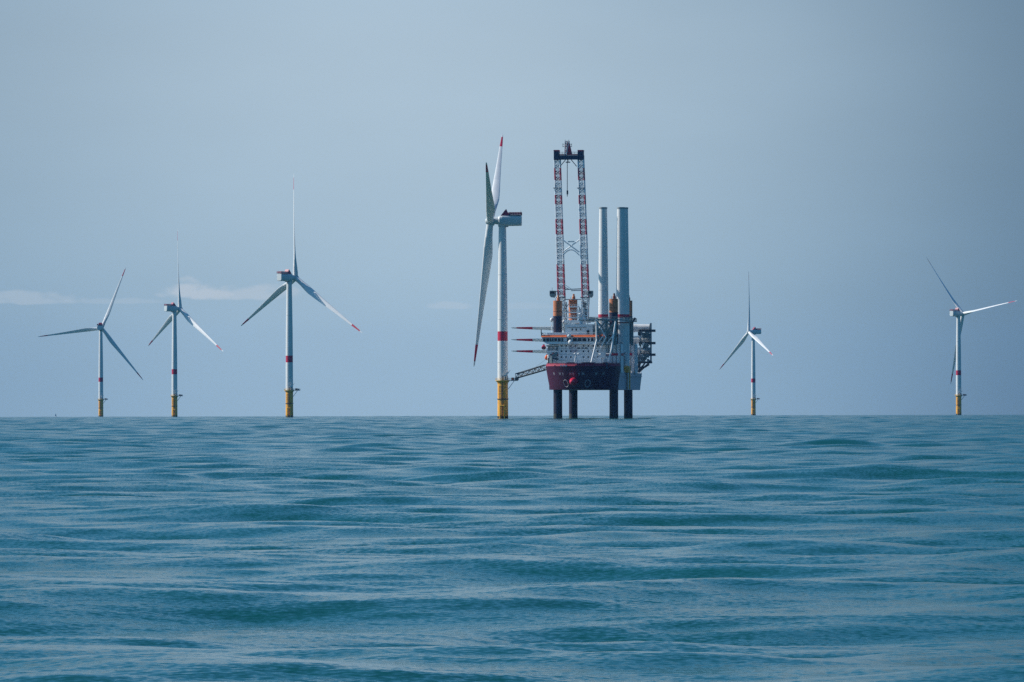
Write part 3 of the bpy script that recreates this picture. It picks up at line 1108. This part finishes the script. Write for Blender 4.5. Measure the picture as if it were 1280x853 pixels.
# blade rack at the stern
BLB = 45.0
b = MB()
gs = M['steel']
for yy in (BLB - 4.5, BLB + 4.5):
    for px in (799, 812):
        x = SA(px, yy - 6)
        b.box((x - .45, yy - .45, SZ(452, px, yy)), (x + .45, yy + .45, SZ(404 if px > 805 else 412, px, yy)), gs)
    for py in (413.3, 428.8, 443.3):
        z = SZ(py, 805, yy)
        b.box((SA(797, yy - 6), yy - .8, z - .9), (SA(813, yy - 6) + 2.2, yy + .8, z + .55), M['darksteel'])
    zq = SZ(452, 805, yy)
    b.box((SA(794, yy - 6), yy - .5, zq - 1.2), (SA(813.5, yy - 6), yy + .5, zq), M['darksteel'])
    for (x0, y0, x1, y1) in ((812, 452, 804.5, 466), (806, 452, 800, 466), (797, 452, 803, 466), (806, 459, 797, 459), (810, 456, 799, 464), (799, 454, 806, 462)):
        p = Vector((SA(x0, yy - 6), yy, SZ(y0, x0, yy)))
        q = Vector((min(SA(x1, yy - 6), HW - .2), yy, max(SZ(y1, x1, yy), Z_DECK)))
        b.tube(p, q, .36, M['darksteel'], 7)
    for (x0, y0, x1, y1) in ((799, 414, 812, 428), (812, 414, 799, 428), (799, 429, 812, 443), (812, 429, 799, 443), (799, 444, 812, 452)):
        b.tube((SA(x0, yy - 6), yy + .6, SZ(y0, x0, yy)), (SA(x1, yy - 6), yy + .6, SZ(y1, x1, yy)), .24, gs, 6)
for py in (413.3, 428.8, 443.3, 451.5):
    z = SZ(py, 805, BLB)
    for px in (800, 811):
        x = SA(px, BLB - 6)
        b.box((x - .5, BLB - 3.69, z - .6), (x + .5, BLB + 3.69, z + .2), gs)
for k in range(3):
    z = SZ(421.5 + k * 14.6, 805, BLB)
    for j in range(3):
        x = SA(798.5 + j * 5, BLB - 6)
        b.box((x, BLB - 5.6, z - 1.0), (x + 1.3, BLB - 4.96, z + .8), random.choice([gs, M['greygreen'], M['white']]))
for k in range(26):
    py = random.choice([417, 420, 431.5, 435, 446, 449])
    x = SA(random.uniform(797, 810), BLB - 6)
    yy = BLB + random.choice([-5.5, -5.2])
    z = SZ(py + random.uniform(-1, 1), 805, BLB)
    w = random.uniform(.5, 1.7)
    b.box((x - w, yy - .4, z - random.uniform(.5, 1.6)), (x + w, yy + .3, z + random.uniform(.4, 1.2)), random.choice([gs, M['greygreen'], M['greygreen'], M['white'], M['steel']]))
b.build('blade_rack', ship)
b = MB()     # tip side trestle
for yy in (BLB - 3, BLB + 3):
    x = -17.0
    b.box((x - .5, yy - .5, Z_DECK), (x + .5, yy + .5, SZ(409, 700, yy)), gs)
b.box((-17.4, BLB - 2.49, SZ(412, 700, BLB)), (-16.6, BLB + 2.49, SZ(411, 700, BLB)), gs)
b.build('blade_trestle', ship)

# crane on the aft left leg
cr = empty('crane', (0, 0, 0))
cr.parent = ship
b = MB()
CX, CY = -LA, LB
zpiv = SZ(398, 717, LB)
b.lathe([(5.2, Z_DECK), (4.6, Z_DECK + 10), (4.4, zpiv - 6.5), (6.4, zpiv - 4.5), (6.4, zpiv - 2.8)], M['white'], 28, c=(CX, CY, 0))
b.box((CX - 8.6, CY - 6.5, zpiv - 2.79), (CX + 9.5, CY + 7.5, zpiv - 1.2), M['white'])
b.box((CX + 4.3, CY - 3.0, zpiv - 1.19), (CX + 8.6, CY + 6.0, zpiv + 5.5), M['white'])
b.rail([(CX - 8.6, CY - 6.5, zpiv - 1.2), (CX + 9.5, CY - 6.5, zpiv - 1.2)], 1.3, M['bright'], .09, 1.5)
# service galleries round the leg head
for py, x0, x1 in ((390.5, 704, 728), (383.5, 712, 724), (397, 703, 725)):
    z = SZ(py, 717, LB - 5)
    b.box((SA(x0, LB - 5), LB - 6, z - .45), (SA(x1, LB - 5), LB - 4.2, z + .25), M['white'])
    b.rail([(SA(x0, LB - 5), LB - 6, z + .25), (SA(x1, LB - 5), LB - 6, z + .25)], 1.1, M['bright'], .08, 1.5)
for px, y0, y1, r in ((708, 400, 378, .35), (705.5, 404, 372, .6), (724.5, 404, 384, .45), (721.5, 400, 386, .3), (735.5, 402, 372, .55), (727.5, 402, 373, .5), (731, 402, 378, .7)):
    b.tube((SA(px, LB - 4), LB - 4, SZ(y0, px, LB)), (SA(px, LB - 4), LB - 4, SZ(y1, px, LB)), r, random.choice([M['white'], M['steel'], M['bright']]), 8)
for (x0, y0, x1, y1) in ((703, 380, 711, 392), (711, 380, 703, 392), (703, 392, 710, 403), (727, 376, 736, 388), (736, 376, 727, 388), (727, 388, 736, 400), (736, 388, 727, 400), (704, 376, 708, 384), (722, 395, 728, 385), (713, 374.5, 727, 374.5), (706, 374.5, 712, 374.5)):
    b.tube(S(x0, y0, LB - 4.5), S(x1, y1, LB - 4.5), .24, random.choice([M['white'], M['steel'], M['darksteel']]), 6)
b.build('slewing_column', cr)


def boom_bands(y):
    for a, c in ((211.5, 224.5), (243.5, 257), (276, 293), (332.5, 372.5)):
        if a <= y <= c:
            return True
    return False


BT = LB + 12.0     # the boom leans aft
NS = 46
for xs0, xs1, xt0, xt1 in ((697.2, 705.2, 692.8, 699.6), (727.4, 735.4, 722.3, 728.9)):
    b = MB()

    def quad(t):
        y = 372 + (199 - 372) * t
        x0 = xs0 + (xt0 - xs0) * t
        x1 = xs1 + (xt1 - xs1) * t
        bb = (LB - 6) + (BT - LB) * t
        w = 4.4 - 1.0 * t
        p, q = S(x0, y, bb), S(x1, y, bb)
        o = Vector((0, w, 0))
        return [p, q, q + o, p + o], y
    for i in range(NS):
        q0, y0 = quad(i / NS)
        q1, y1 = quad((i + 1) / NS)
        redseg = boom_bands((y0 + y1) / 2)
        mc = M['red'] if redseg else M['white']
        md = M['red'] if (redseg and i % 2) else M['white']
        b.truss(q0, q1, 1, lambda k: (mc, md), .30, .16)
        if i % 2:
            for k in range(4):
                b.tube(q0[k], q1[(k + 1) % 4], .13, M['steel'], 5)
    # lower section down to the foot pin
    q0, _ = quad(0)
    xm0 = (q0[0].x + q0[1].x) / 2
    foot = [(xm0 - 1.2, LB - 5.5, zpiv - 1.2), (xm0 + 1.2, LB - 5.5, zpiv - 1.2), (xm0 + 1.2, LB - 3.5, zpiv - 1.2), (xm0 - 1.2, LB - 3.5, zpiv - 1.2)]
    b.truss(foot, q0, 6, lambda k: (M['white'], M['steel']), .34, .2)
    # rest frames (small collars) on the boom
    for t in (0.79, 0.0):
        q, y = quad(t)
        z = q[0].z
        b.box((q[0].x - .9, q[0].y - .4, z - .25), (q[1].x + .5, q[0].y - .0, z + .25), M['darksteel'])
    b.build('boom_lattice', cr)
b = MB()      # cross bracing between the two boom legs
yb = LB - 6 + 4
for (x0, y0, x1, y1) in ((703.2, 300, 724.3, 315.5), (724.3, 300, 703.2, 315.5)):
    b.tube(S(x0, y0, yb), S(x1, y1, yb), .38, M['white'], 7)
p, q = S(710, 303.2, yb), S(718, 302.2, yb)
b.box((p.x, yb - .5, q.z - .35), (q.x, yb + .5, q.z + .35), M['bright'])
prev = None
for k in range(11):
    t = k / 10
    x = 703.4 + 21 * t
    y = 319.5 - 7.0 * math.sin(math.pi * t)
    c = S(x, y, yb)
    if prev is not None:
        b.tube(prev, c, .34, M['white'], 6)
    prev = c
b.build('cross_bracing', cr)
b = MB()
p, q = S(706, 362.2, LB - 4), S(728, 361.2, LB - 4)
b.bar(p, q, .5, .55, M['steel'])
b.bar(S(706, 359.5, LB - 4), S(712, 362, LB - 4), .35, .4, M['steel'])
b.bar(S(707.5, 357, LB - 4), S(714, 361.5, LB - 4), .3, .3, M['white'])
b.bar(S(714, 363.6, LB - 4), S(727, 363.2, LB - 4), .4, .5, M['steel'])
b.build('catwalk', cr)
# boom head
b = MB()
HB = BT - 6.5
p0, p1 = S(692.3, 199.7, HB), S(729.2, 194.2, HB)
b.box((p0.x, HB, p0.z), (p1.x, HB + 4.2, p1.z), M['navy'])
for x0, x1 in ((692.2, 698.3), (722.2, 728.6)):
    a0, a1 = S(x0, 199.9, HB - .2), S(x1, 189.2, HB - .2)
    b.box((a0.x, HB - .3, a0.z), (a1.x, HB + 4.5, a1.z), M['navy'])
    b.box((a0.x - .1, HB - .35, a1.z + .003), (a1.x + .1, HB + 4.55, a1.z + .75), M['red'])
a0, a1 = S(699, 194, HB), S(722, 192.7, HB)
b.box((a0.x, HB + .4, a0.z), (a1.x, HB + 3.6, a1.z), M['red'])
b.rail([(a0.x, HB + .2, a1.z), (a1.x, HB + .2, a1.z)], 1.2, M['darksteel'], .08, 1.6)
for sx in (1, -1):
    b.tube(S(710.5 + sx * 10.3, 208.2, HB + 1), S(710.5 + sx * 3.6, 200, HB + 1), .25, M['darksteel'], 6)
b.build('boom_head', cr)
b = MB()      # red jib block on the head
a, c, d, e = S(707.6, 193, HB), S(714.4, 193, HB), S(711.0, 178.0, HB), S(708.8, 178.0, HB)
fr = [Vector((p.x, HB + .6, p.z)) for p in (a, c, d, e)]
bk = [Vector((p.x, HB + 3.4, p.z)) for p in (a, c, d, e)]
b.loft([fr, bk], M['red'], False)
q0 = [S(705.4, 194, HB), S(708, 194, HB)]
q1 = [S(706.0, 176.6, HB), S(711.2, 176.6, HB)]
o = Vector((0, 2.4, 0))
b.truss([q0[0], q0[1], q0[1] + o, q0[0] + o], [q1[0], q1[1], q1[1] + o, q1[0] + o], 6, lambda k: (M['white'], M['steel']), .2, .13)
for py in (180.5, 183.3):
    b.tube(S(703.4, py, HB + 1), S(714.8, py, HB + 1), .14, M['darksteel'], 5)
for px in (703.6, 714.6):
    b.tube(S(px, 184, HB + 1), S(px, 179.7, HB + 1), .14, M['darksteel'], 5)
for px in (706.5, 711):
    b.tube(S(px, 176.8, HB + 1), S(px, 174.6, HB + 1), .1, M['darksteel'], 5)
b.build('jib', cr)
b = MB()      # hoist rope with sheave block and hook
c = S(709.8, 202.3, HB + 1)
b.tube(S(709.8, 199.7, HB + 1), S(709.8, 203.4, HB + 1), .35, M['darksteel'], 6)
a0, a1 = S(707.2, 203.6, HB + .5), S(712.4, 202.3, HB + .5)
b.box((a0.x, HB + .4, a0.z), (a1.x, HB + 1.8, a1.z), M['darksteel'])
for dx in (-.35, .15):
    b.tube(S(709.2 + dx, 203, HB + 1), S(709.2 + dx, 238.5, HB + 1), .11, M['cable'], 5)
a0, a1 = S(708.2, 243.2, HB + .5), S(710.0, 238.3, HB + .5)
b.box((a0.x, HB + .5, a0.z), (a1.x, HB + 1.6, a1.z), M['darksteel'])
b.tube(S(709.1, 243, HB + 1), S(709.1, 246, HB + 1), .22, M['darksteel'], 6)
b.build('hoist_rope', cr)
# two control cabins hanging outside the boom legs
for x0, x1, sg in ((687.0, 693.9, -1), (734.6, 740.4, 1)):
    y0c = LB - 9.5
    pts = [S(x0, 363.6, y0c), S(x1, 363.6, y0c), S(x1, 369.5, y0c), S(x1 - 1.8, 372.3, y0c), S(x0 + 1.6, 371.8, y0c), S(x0, 369.5, y0c)]
    b = MB()
    fr = [Vector(p) for p in pts]
    bk = [Vector((p.x, y0c + 4.2, p.z)) for p in pts]
    b.loft([fr, bk], M['greygreen'], False)
    pa, pb = S(x0 + .8, 367.3, y0c), S(x1 - .8, 364.7, y0c)
    b.box((pa.x, y0c - .08, pa.z), (pb.x, y0c - .004, pb.z), M['glass'])
    mid = S((x0 + x1) / 2, 363.6, y0c)
    b.bar((mid.x, y0c + 2.5, mid.z - .3), (mid.x - sg * 4.0, y0c + 5, mid.z - .3), .5, .5, M['steel'])
    if sg < 0:
        b.tube(S(690.3, 363.6, y0c + 1), S(690.3, 359.8, y0c + 1), .1, M['darksteel'], 5)
    b.build('crane_cabin', cr)

# gangway from the ship to the turbine base
g0 = S(682.2, 462.3, -43)
tw_ = SHIP_I @ (Vector(T4.location) + Vector((8.3, -.6, 24.0)))
g1 = Vector(tw_)
b = MB()
dirv = (g1 - g0).normalized()
sd = dirv.cross(Vector((0, 0, 1))).normalized() * .95
upv = sd.cross(dirv).normalized()
h0, h1 = 2.8, 2.4
b.truss([g0 - sd, g0 + sd, g0 + sd + upv * h0, g0 - sd + upv * h0], [g1 - sd, g1 + sd, g1 + sd + upv * h1, g1 - sd + upv * h1], 10, lambda k: (M['darksteel'], M['darksteel']), .26, .17)
b.bar(g0 + upv * .1, g1 + upv * .1, 1.5, .16, M['steel'])
b.bar(g0 + upv * .1 + Vector((6, 2, -.3)), g0 + upv * .1, 1.8, 1.0, M['greygreen'])
mid = g0.lerp(g1, .5) + upv * 2.0
b.tube(g0 + Vector((1, 0, 6.6)), mid, .06, M['cable'], 5)
b.tube(g0 + Vector((1.5, 0, -1.8)), g0 + Vector((1.5, 0, 6.8)), .35, M['darksteel'], 8)
b.box((g1.x - 1.0, g1.y - 1.0, g1.z - 1.3), (g1.x + .9, g1.y + 1.0, g1.z + .2), M['darksteel'])
b.tube(g1 + upv * .2, g1 + upv * 2.6 + Vector((.4, 0, .3)), .18, M['darksteel'], 6)
b.build('gangway', ship)


# lifeboats in the left gallery (hang from davits: things of their own)
def lifeboat(px, py, yb, r, L, lab, cols):
    c = SHIP_M @ S(px, py, yb)
    root = empty('lifeboat', (c.x, c.y, c.z - r), -PSI)
    tag(root, lab, 'lifeboat', 'lifeboats under the bridge wing')
    b = MB()
    secs = []
    for t in [i / 10 for i in range(11)]:
        k = max(.12, math.sin(math.pi * min(max(t, .02), .98)) ** .55)
        secs.append([Vector((r * k * math.cos(a), (t - .5) * L, r + (r * .95 * k * math.sin(a) if math.sin(a) < 0 else .1 * r * math.sin(a)))) for a in [2 * math.pi * i / 16 for i in range(16)]])
    b.loft(secs, cols[0])
    b.build('hull', root)
    b = MB()
    secs = []
    for t in [.06 + .88 * i / 8 for i in range(9)]:
        k = max(.12, math.sin(math.pi * t) ** .5)
        secs.append([Vector((r * .93 * k * math.cos(a), (t - .5) * L, r * 1.1 + (r * .9 * k * math.sin(a) if math.sin(a) > 0 else 0))) for a in [2 * math.pi * i / 16 for i in range(16)]])
    b.loft(secs, cols[1])
    b.box((-.5, -L * .1, r * 1.9), (.5, L * .12, r * 2.35), cols[1])
    b.build('canopy', root)


lifeboat(679.8, 434.6, -36, 1.35, 8, 'dark red lifeboat hanging just under the left end of the bridge', (M['maroon'], M['red']))
lifeboat(684.0, 447.3, -36, 1.5, 7, 'orange lifeboat low on the left edge of the ship above the bow rail', (M['orange'], M['orange']))

# tower sections carried upright on deck
TB = SZ(396.9, 777, 0)


def cargo_tower(px, yb, topy, lab):
    c = SHIP_M @ Vector((SA(px, yb), yb, 0))
    z0 = Z_DECK + .05
    zt = SZ(topy, px, yb)
    H = zt - z0
    b = MB()
    za, zb_ = SZ(397.3, px, yb) - z0, SZ(393.2, px, yb) - z0
    zs = [0, .25, za, za + .001, zb_, zb_ + .001, H * .55, H * .8, H - .9, H]

    def rad(z):
        return 3.02 - .12 * z / H if z < H * .4 else 2.97 - .72 * ((z - H * .4) / (H * .6)) ** 1.1
    mats = [M['red'] if abs((zs[i] + zs[i + 1]) / 2 - (za + zb_) / 2) < .6 and zs[i + 1] - zs[i] > .5 and zs[i + 1] <= zb_ + .01 else M['tower'] for i in range(len(zs) - 1)]
    b.lathe([(rad(z), z) for z in zs], M['tower'], 48, mats=mats)
    for k in (.22, .5, .76):
        z = H * k
        b.lathe([(rad(z), z - .16), (rad(z) + .05, z - .12), (rad(z) + .05, z + .12), (rad(z) - .01, z + .16)], M['nacelle'], 48, cap=False)
    o = b.build('turbine_tower', None)
    o.location = (c.x, c.y, z0)
    b = MB()
    b.lathe([(2.35, H - .95), (2.42, H - .9), (2.42, H + .02), (2.2, H + .02), (2.2, H - .25)], M['steel'], 40, cap=False)
    b.build('top_flange', o)
    b = MB()
    b.lathe([(3.06, .02), (3.3, .02), (3.3, .5), (3.06, .5)], M['steel'], 40, cap=False)
    b.build('base_flange', o)
    tag(o, lab, 'turbine tower', 'spare tower tubes standing on the ship')
    return o


cargo_tower(754.4, -4.0, 259.3, 'pale tower tube standing on the ship, nearest the crane, apart from the close pair')
cargo_tower(776.7, -5.5, 259.3, 'front tube of the close pair standing on the right side of the ship')
cargo_tower(780.6, 7.5, 259.5, 'tower tube mostly hidden behind the front tube of the close pair on the ship')

# blades lying across the stern
bb = blade_mesh_builder(83.2, 1.6)
first = None
for py, lab in ((410.4, 'topmost of three blades lying across the ship in the stern rack'),
                (425.2, 'middle one of the three blades lying across the ship in the stern rack'),
                (439.5, 'lowest of the three blades lying across the ship in the stern rack')):
    c = SHIP_M @ Vector((SA(813.0, BLB), BLB, SZ(py, 700, BLB)))
    if first is None:
        o = bb.build('turbine_blade', None)
        first = o
        f2 = MB()
        f2.lathe([(2.06, -.05), (2.14, 0), (2.14, .5), (2.06, .52)], M['steel'], 28, cap=False)
        fo = f2.build('root_flange', o)
    else:
        o = first.copy()
        COL.objects.link(o)
        q = fo.copy()
        COL.objects.link(q)
        q.parent = o
    # span towards ship -X, chord level so the blade shows its thin edge
    o.matrix_world = Matrix.Translation(c) @ Matrix.Rotation(-PSI, 4, 'Z') @ Matrix.Rotation(-math.pi / 2, 4, 'Y') @ Matrix.Rotation(R(-16), 4, 'Z')
    tag(o, lab, 'turbine blade', 'blades stacked on the ship')

# tiny sailing boat on the horizon
d = 11000.0
p = at(69.5, 519, d)
sb = empty('sailing_boat', (p.x, p.y, sea_z(p.x, p.y)), R(58))
sb.scale = (.75, .75, .75)
tag(sb, 'tiny pale sailing boat on the horizon at the far left', 'sailing boat')
b = MB()
secs = []
for t, w in ((-4.2, 1.0), (-2, 1.4), (1, 1.3), (3.2, .7), (4.6, .06)):
    secs.append([Vector((t, -w, 1.5)), Vector((t, -w * .6, -.3)), Vector((t, w * .6, -.3)), Vector((t, w, 1.5))])
b.loft(secs, M['bright'], False)
b.box((-2, -.8, 1.5), (1.2, .8, 2.1), M['white'])
b.build('hull', sb)
b = MB()
b.tube((.6, 0, 1.5), (.6, 0, 11.5), .1, M['bright'], 6)
b.tube((.6, 0, 2.7), (-3.8, 0, 2.6), .08, M['bright'], 6)
b.build('mast', sb)
b = MB()
b.add([(.5, -.03, 2.9), (-3.6, -.35, 2.8), (.5, -.03, 11.2), (.5, .03, 2.9), (-3.6, -.29, 2.8), (.5, .03, 11.2)], [(0, 1, 2), (5, 4, 3), (0, 3, 4, 1), (1, 4, 5, 2), (2, 5, 3, 0)], M['sail'])
b.build('mainsail', sb)
b = MB()
b.add([(.8, 0, 10.2), (4.4, .05, 1.8), (1.0, -.5, 2.3), (.8, .06, 10.2), (4.4, .11, 1.8), (1.0, -.44, 2.3)], [(0, 1, 2), (5, 4, 3), (0, 3, 4, 1), (1, 4, 5, 2), (2, 5, 3, 0)], M['sail'])
b.build('jib_sail', sb)

# ------------------------------------------------------------------ haze
b = MB()
HZ = 15500
b.box((-HZ, -HZ, -40), (HZ, HZ, 215), M['cable'])
hz = b.build('haze', None)
hz.data.materials.clear()
m = bpy.data.materials.new('sea_haze')
m.use_nodes = True
nt = m.node_tree
nt.nodes.clear()
out = nt.nodes.new('ShaderNodeOutputMaterial')
pv = nt.nodes.new('ShaderNodeVolumePrincipled')
pv.inputs['Color'].default_value = (0.2, 0.5, 1.0, 1)
pv.inputs['Density'].default_value = 1.1e-5
pv.inputs['Anisotropy'].default_value = 0.2
nt.links.new(pv.outputs['Volume'], out.inputs['Volume'])
hz.data.materials.append(m)
tag(hz, kind='stuff')

# ------------------------------------------------------------------ light
SUN_EL = R(37)
sun_dir = Vector((-0.976 * math.cos(SUN_EL), 0.218 * math.cos(SUN_EL), math.sin(SUN_EL)))
sl = bpy.data.lights.new('sun', 'SUN')
sl.energy = 5.0
sl.angle = R(0.53)
sl.color = (1.0, 0.95, 0.88)
so = bpy.data.objects.new('sun', sl)
COL.objects.link(so)
so.location = (-300, 200, 400)
so.rotation_euler = sun_dir.to_track_quat('Z', 'Y').to_euler()

w = bpy.data.worlds.new('World')
scene.world = w
w.use_nodes = True
nt = w.node_tree
N, L = nt.nodes, nt.links
N.clear()
outw = N.new('ShaderNodeOutputWorld')
bg = N.new('ShaderNodeBackground')
bg.inputs['Strength'].default_value = 0.1
sky = N.new('ShaderNodeTexSky')
sky.sky_type = 'NISHITA'
sky.sun_disc = False
sky.sun_elevation = SUN_EL
sky.sun_rotation = math.atan2(sun_dir.x, sun_dir.y)
sky.air_density = 1.0
sky.dust_density = 1.0
sky.ozone_density = 4.0
tc = N.new('ShaderNodeTexCoord')
sep = N.new('ShaderNodeSeparateXYZ')
L.new(tc.outputs['Generated'], sep.inputs[0])


def math_node(op, a, b=None, c=None):
    n = N.new('ShaderNodeMath')
    n.operation = op
    for i, v in enumerate((a, b, c)):
        if v is None:
            continue
        if isinstance(v, (int, float)):
            n.inputs[i].default_value = v
        else:
            L.new(v, n.inputs[i])
    return n.outputs[0]


def srgb(r, g, b_):
    def f(c):
        c /= 255
        return c / 12.92 if c <= .04045 else ((c + .055) / 1.055) ** 2.4
    return (f(r), f(g), f(b_), 1)


el = math_node('MULTIPLY', math_node('ARCSINE', sep.outputs['Z']), 180 / math.pi)
az = math_node('MULTIPLY', math_node('ARCTAN2', sep.outputs['X'], sep.outputs['Y']), 180 / math.pi)


def ramp(val, lo, hi, stops):
    mr = N.new('ShaderNodeMapRange')
    mr.inputs['From Min'].default_value = lo
    mr.inputs['From Max'].default_value = hi
    L.new(val, mr.inputs['Value'])
    r = N.new('ShaderNodeValToRGB')
    r.color_ramp.interpolation = 'B_SPLINE' if len(stops) > 3 else 'EASE'
    els = r.color_ramp.elements
    while len(els) < len(stops):
        els.new(.5)
    for e, (p, col) in zip(els, stops):
        e.position = (p - lo) / (hi - lo)
        e.color = col
    L.new(mr.outputs[0], r.inputs[0])
    return r.outputs[0]


def g_(v):
    return (v, v, v, 1)


low = ramp(el, -1, 14, [(-1, srgb(152, 181, 203)), (0, srgb(156, 184, 204)), (.8, srgb(162, 189, 207)), (1.9, srgb(169, 193, 210)), (3, srgb(172, 194, 210)), (4.3, srgb(172, 193, 209)), (7, srgb(150, 182, 208)), (14, srgb(126, 166, 200))])
def gb(v, p=.80, q=.66):
    # the darker part of the sky stays bluer
    return (v, v ** p, v ** q, 1)


azr = ramp(az, -12, 12, [(-12, gb(.66)), (-7, gb(.68)), (-5.2, gb(.75)), (-3.4, gb(.92)), (-1.8, gb(1)), (-.2, gb(1)), (1.2, gb(.90)), (2.6, gb(.78)), (4.0, gb(.56)), (5.2, gb(.38)), (7, gb(.33)), (12, gb(.32))])
outer = ramp(math_node('ABSOLUTE', az), 0, 180, [(0, gb(1)), (14, gb(1)), (40, gb(.8)), (100, gb(.5)), (180, gb(.45))])
azm = N.new('ShaderNodeMix')
azm.data_type = 'RGBA'
azm.blend_type = 'MULTIPLY'
azm.inputs['Factor'].default_value = 1
L.new(azr, azm.inputs['A'])
L.new(outer, azm.inputs['B'])
azr = azm.outputs['Result']
mul = N.new('ShaderNodeMix')
mul.data_type = 'RGBA'
mul.blend_type = 'MULTIPLY'
mul.inputs['Factor'].default_value = 1
L.new(low, mul.inputs['A'])
L.new(azr, mul.inputs['B'])
lowc = mul.outputs['Result']

# low cumulus banks near the horizon (az, el, half width, half height, strength)
pn = N.new('ShaderNodeTexNoise')
pn.inputs['Scale'].default_value = 190
pn.inputs['Detail'].default_value = 6
mpn = N.new('ShaderNodeMapping')
mpn.inputs['Scale'].default_value = (1, 1, 2.2)
L.new(tc.outputs['Generated'], mpn.inputs['Vector'])
L.new(mpn.outputs['Vector'], pn.inputs['Vector'])
nz = math_node('SUBTRACT', pn.outputs['Fac'], .5)
tot = None


def P2D(px, py):
    r = ray(px, py).normalized()
    return math.degrees(math.atan2(r.x, r.y)), math.degrees(math.asin(r.z))


for px, py, hw, hh, st in ((250, 367, 60, 21, 1.0), (318, 370, 70, 14, .7), (35, 376, 72, 13, .5), (568, 384, 34, 8, .4), (660, 384, 60, 6, .2), (160, 378, 60, 6, .3)):
    a0, e0 = P2D(px, py)
    ww, hh2 = hw / F * 57.3, hh / F * 57.3
    u = math_node('DIVIDE', math_node('SUBTRACT', az, a0), ww)
    v = math_node('DIVIDE', math_node('SUBTRACT', el, e0), hh2)
    v = math_node('MULTIPLY', v, math_node('ADD', 1.0, math_node('MULTIPLY', math_node('LESS_THAN', v, 0.0), 1.3)))
    rr = math_node('ADD', math_node('MULTIPLY', u, u), math_node('MULTIPLY', v, v))
    f = math_node('ADD', math_node('SUBTRACT', 1.0, rr), math_node('MULTIPLY', nz, 3.2))
    mr = N.new('ShaderNodeMapRange')
    mr.interpolation_type = 'SMOOTHSTEP'
    mr.inputs['From Min'].default_value = 0.0
    mr.inputs['From Max'].default_value = 0.9
    mr.inputs['To Max'].default_value = st
    L.new(f, mr.inputs['Value'])
    tot = mr.outputs[0] if tot is None else math_node('MAXIMUM', tot, mr.outputs[0])
cm = N.new('ShaderNodeMix')
cm.data_type = 'RGBA'
L.new(math_node('MULTIPLY', tot, .58), cm.inputs['Factor'])
L.new(lowc, cm.inputs['A'])
cm.inputs['B'].default_value = srgb(200, 208, 216)
# very soft large veils higher up
vn = N.new('ShaderNodeTexNoise')
vn.inputs['Scale'].default_value = 14
vn.inputs['Detail'].default_value = 4
mv = N.new('ShaderNodeMapping')
mv.inputs['Scale'].default_value = (1, 1, 3)
L.new(tc.outputs['Generated'], mv.inputs['Vector'])
L.new(mv.outputs['Vector'], vn.inputs['Vector'])
vs = N.new('ShaderNodeMapRange')
vs.inputs['From Min'].default_value = .3
vs.inputs['From Max'].default_value = .7
vs.inputs['To Min'].default_value = .97
vs.inputs['To Max'].default_value = 1.035
L.new(vn.outputs['Fac'], vs.inputs['Value'])
sc = N.new('ShaderNodeVectorMath')
sc.operation = 'SCALE'
L.new(cm.outputs['Result'], sc.inputs[0])
L.new(math_node('MULTIPLY', vs.outputs[0], 10.0), sc.inputs['Scale'])   # the Background strength is 0.1
bl = N.new('ShaderNodeMapRange')
bl.interpolation_type = 'SMOOTHSTEP'
bl.inputs['From Min'].default_value = 4.6
bl.inputs['From Max'].default_value = 15.0
L.new(el, bl.inputs['Value'])
fm = N.new('ShaderNodeMix')
fm.data_type = 'RGBA'
L.new(bl.outputs[0], fm.inputs['Factor'])
L.new(sc.outputs[0], fm.inputs['A'])
tint = N.new('ShaderNodeMix')
tint.data_type = 'RGBA'
tint.blend_type = 'MULTIPLY'
tint.inputs['Factor'].default_value = 1
tint.inputs['B'].default_value = (.44, .98, 1.18, 1)
L.new(sky.outputs[0], tint.inputs['A'])
L.new(tint.outputs['Result'], fm.inputs['B'])
L.new(fm.outputs['Result'], bg.inputs['Color'])
L.new(bg.outputs[0], outw.inputs[0])

# ------------------------------------------------------------------ render settings
vs_ = scene.view_settings
vs_.view_transform = 'Standard'
vs_.look = 'None'
vs_.exposure = 0
vs_.gamma = 1
scene.cycles.use_denoising = False
scene.cycles.max_bounces = 6
scene.cycles.blur_glossy = 10.0
scene.cycles.sample_clamp_indirect = 0.8
scene.cycles.volume_bounces = 0
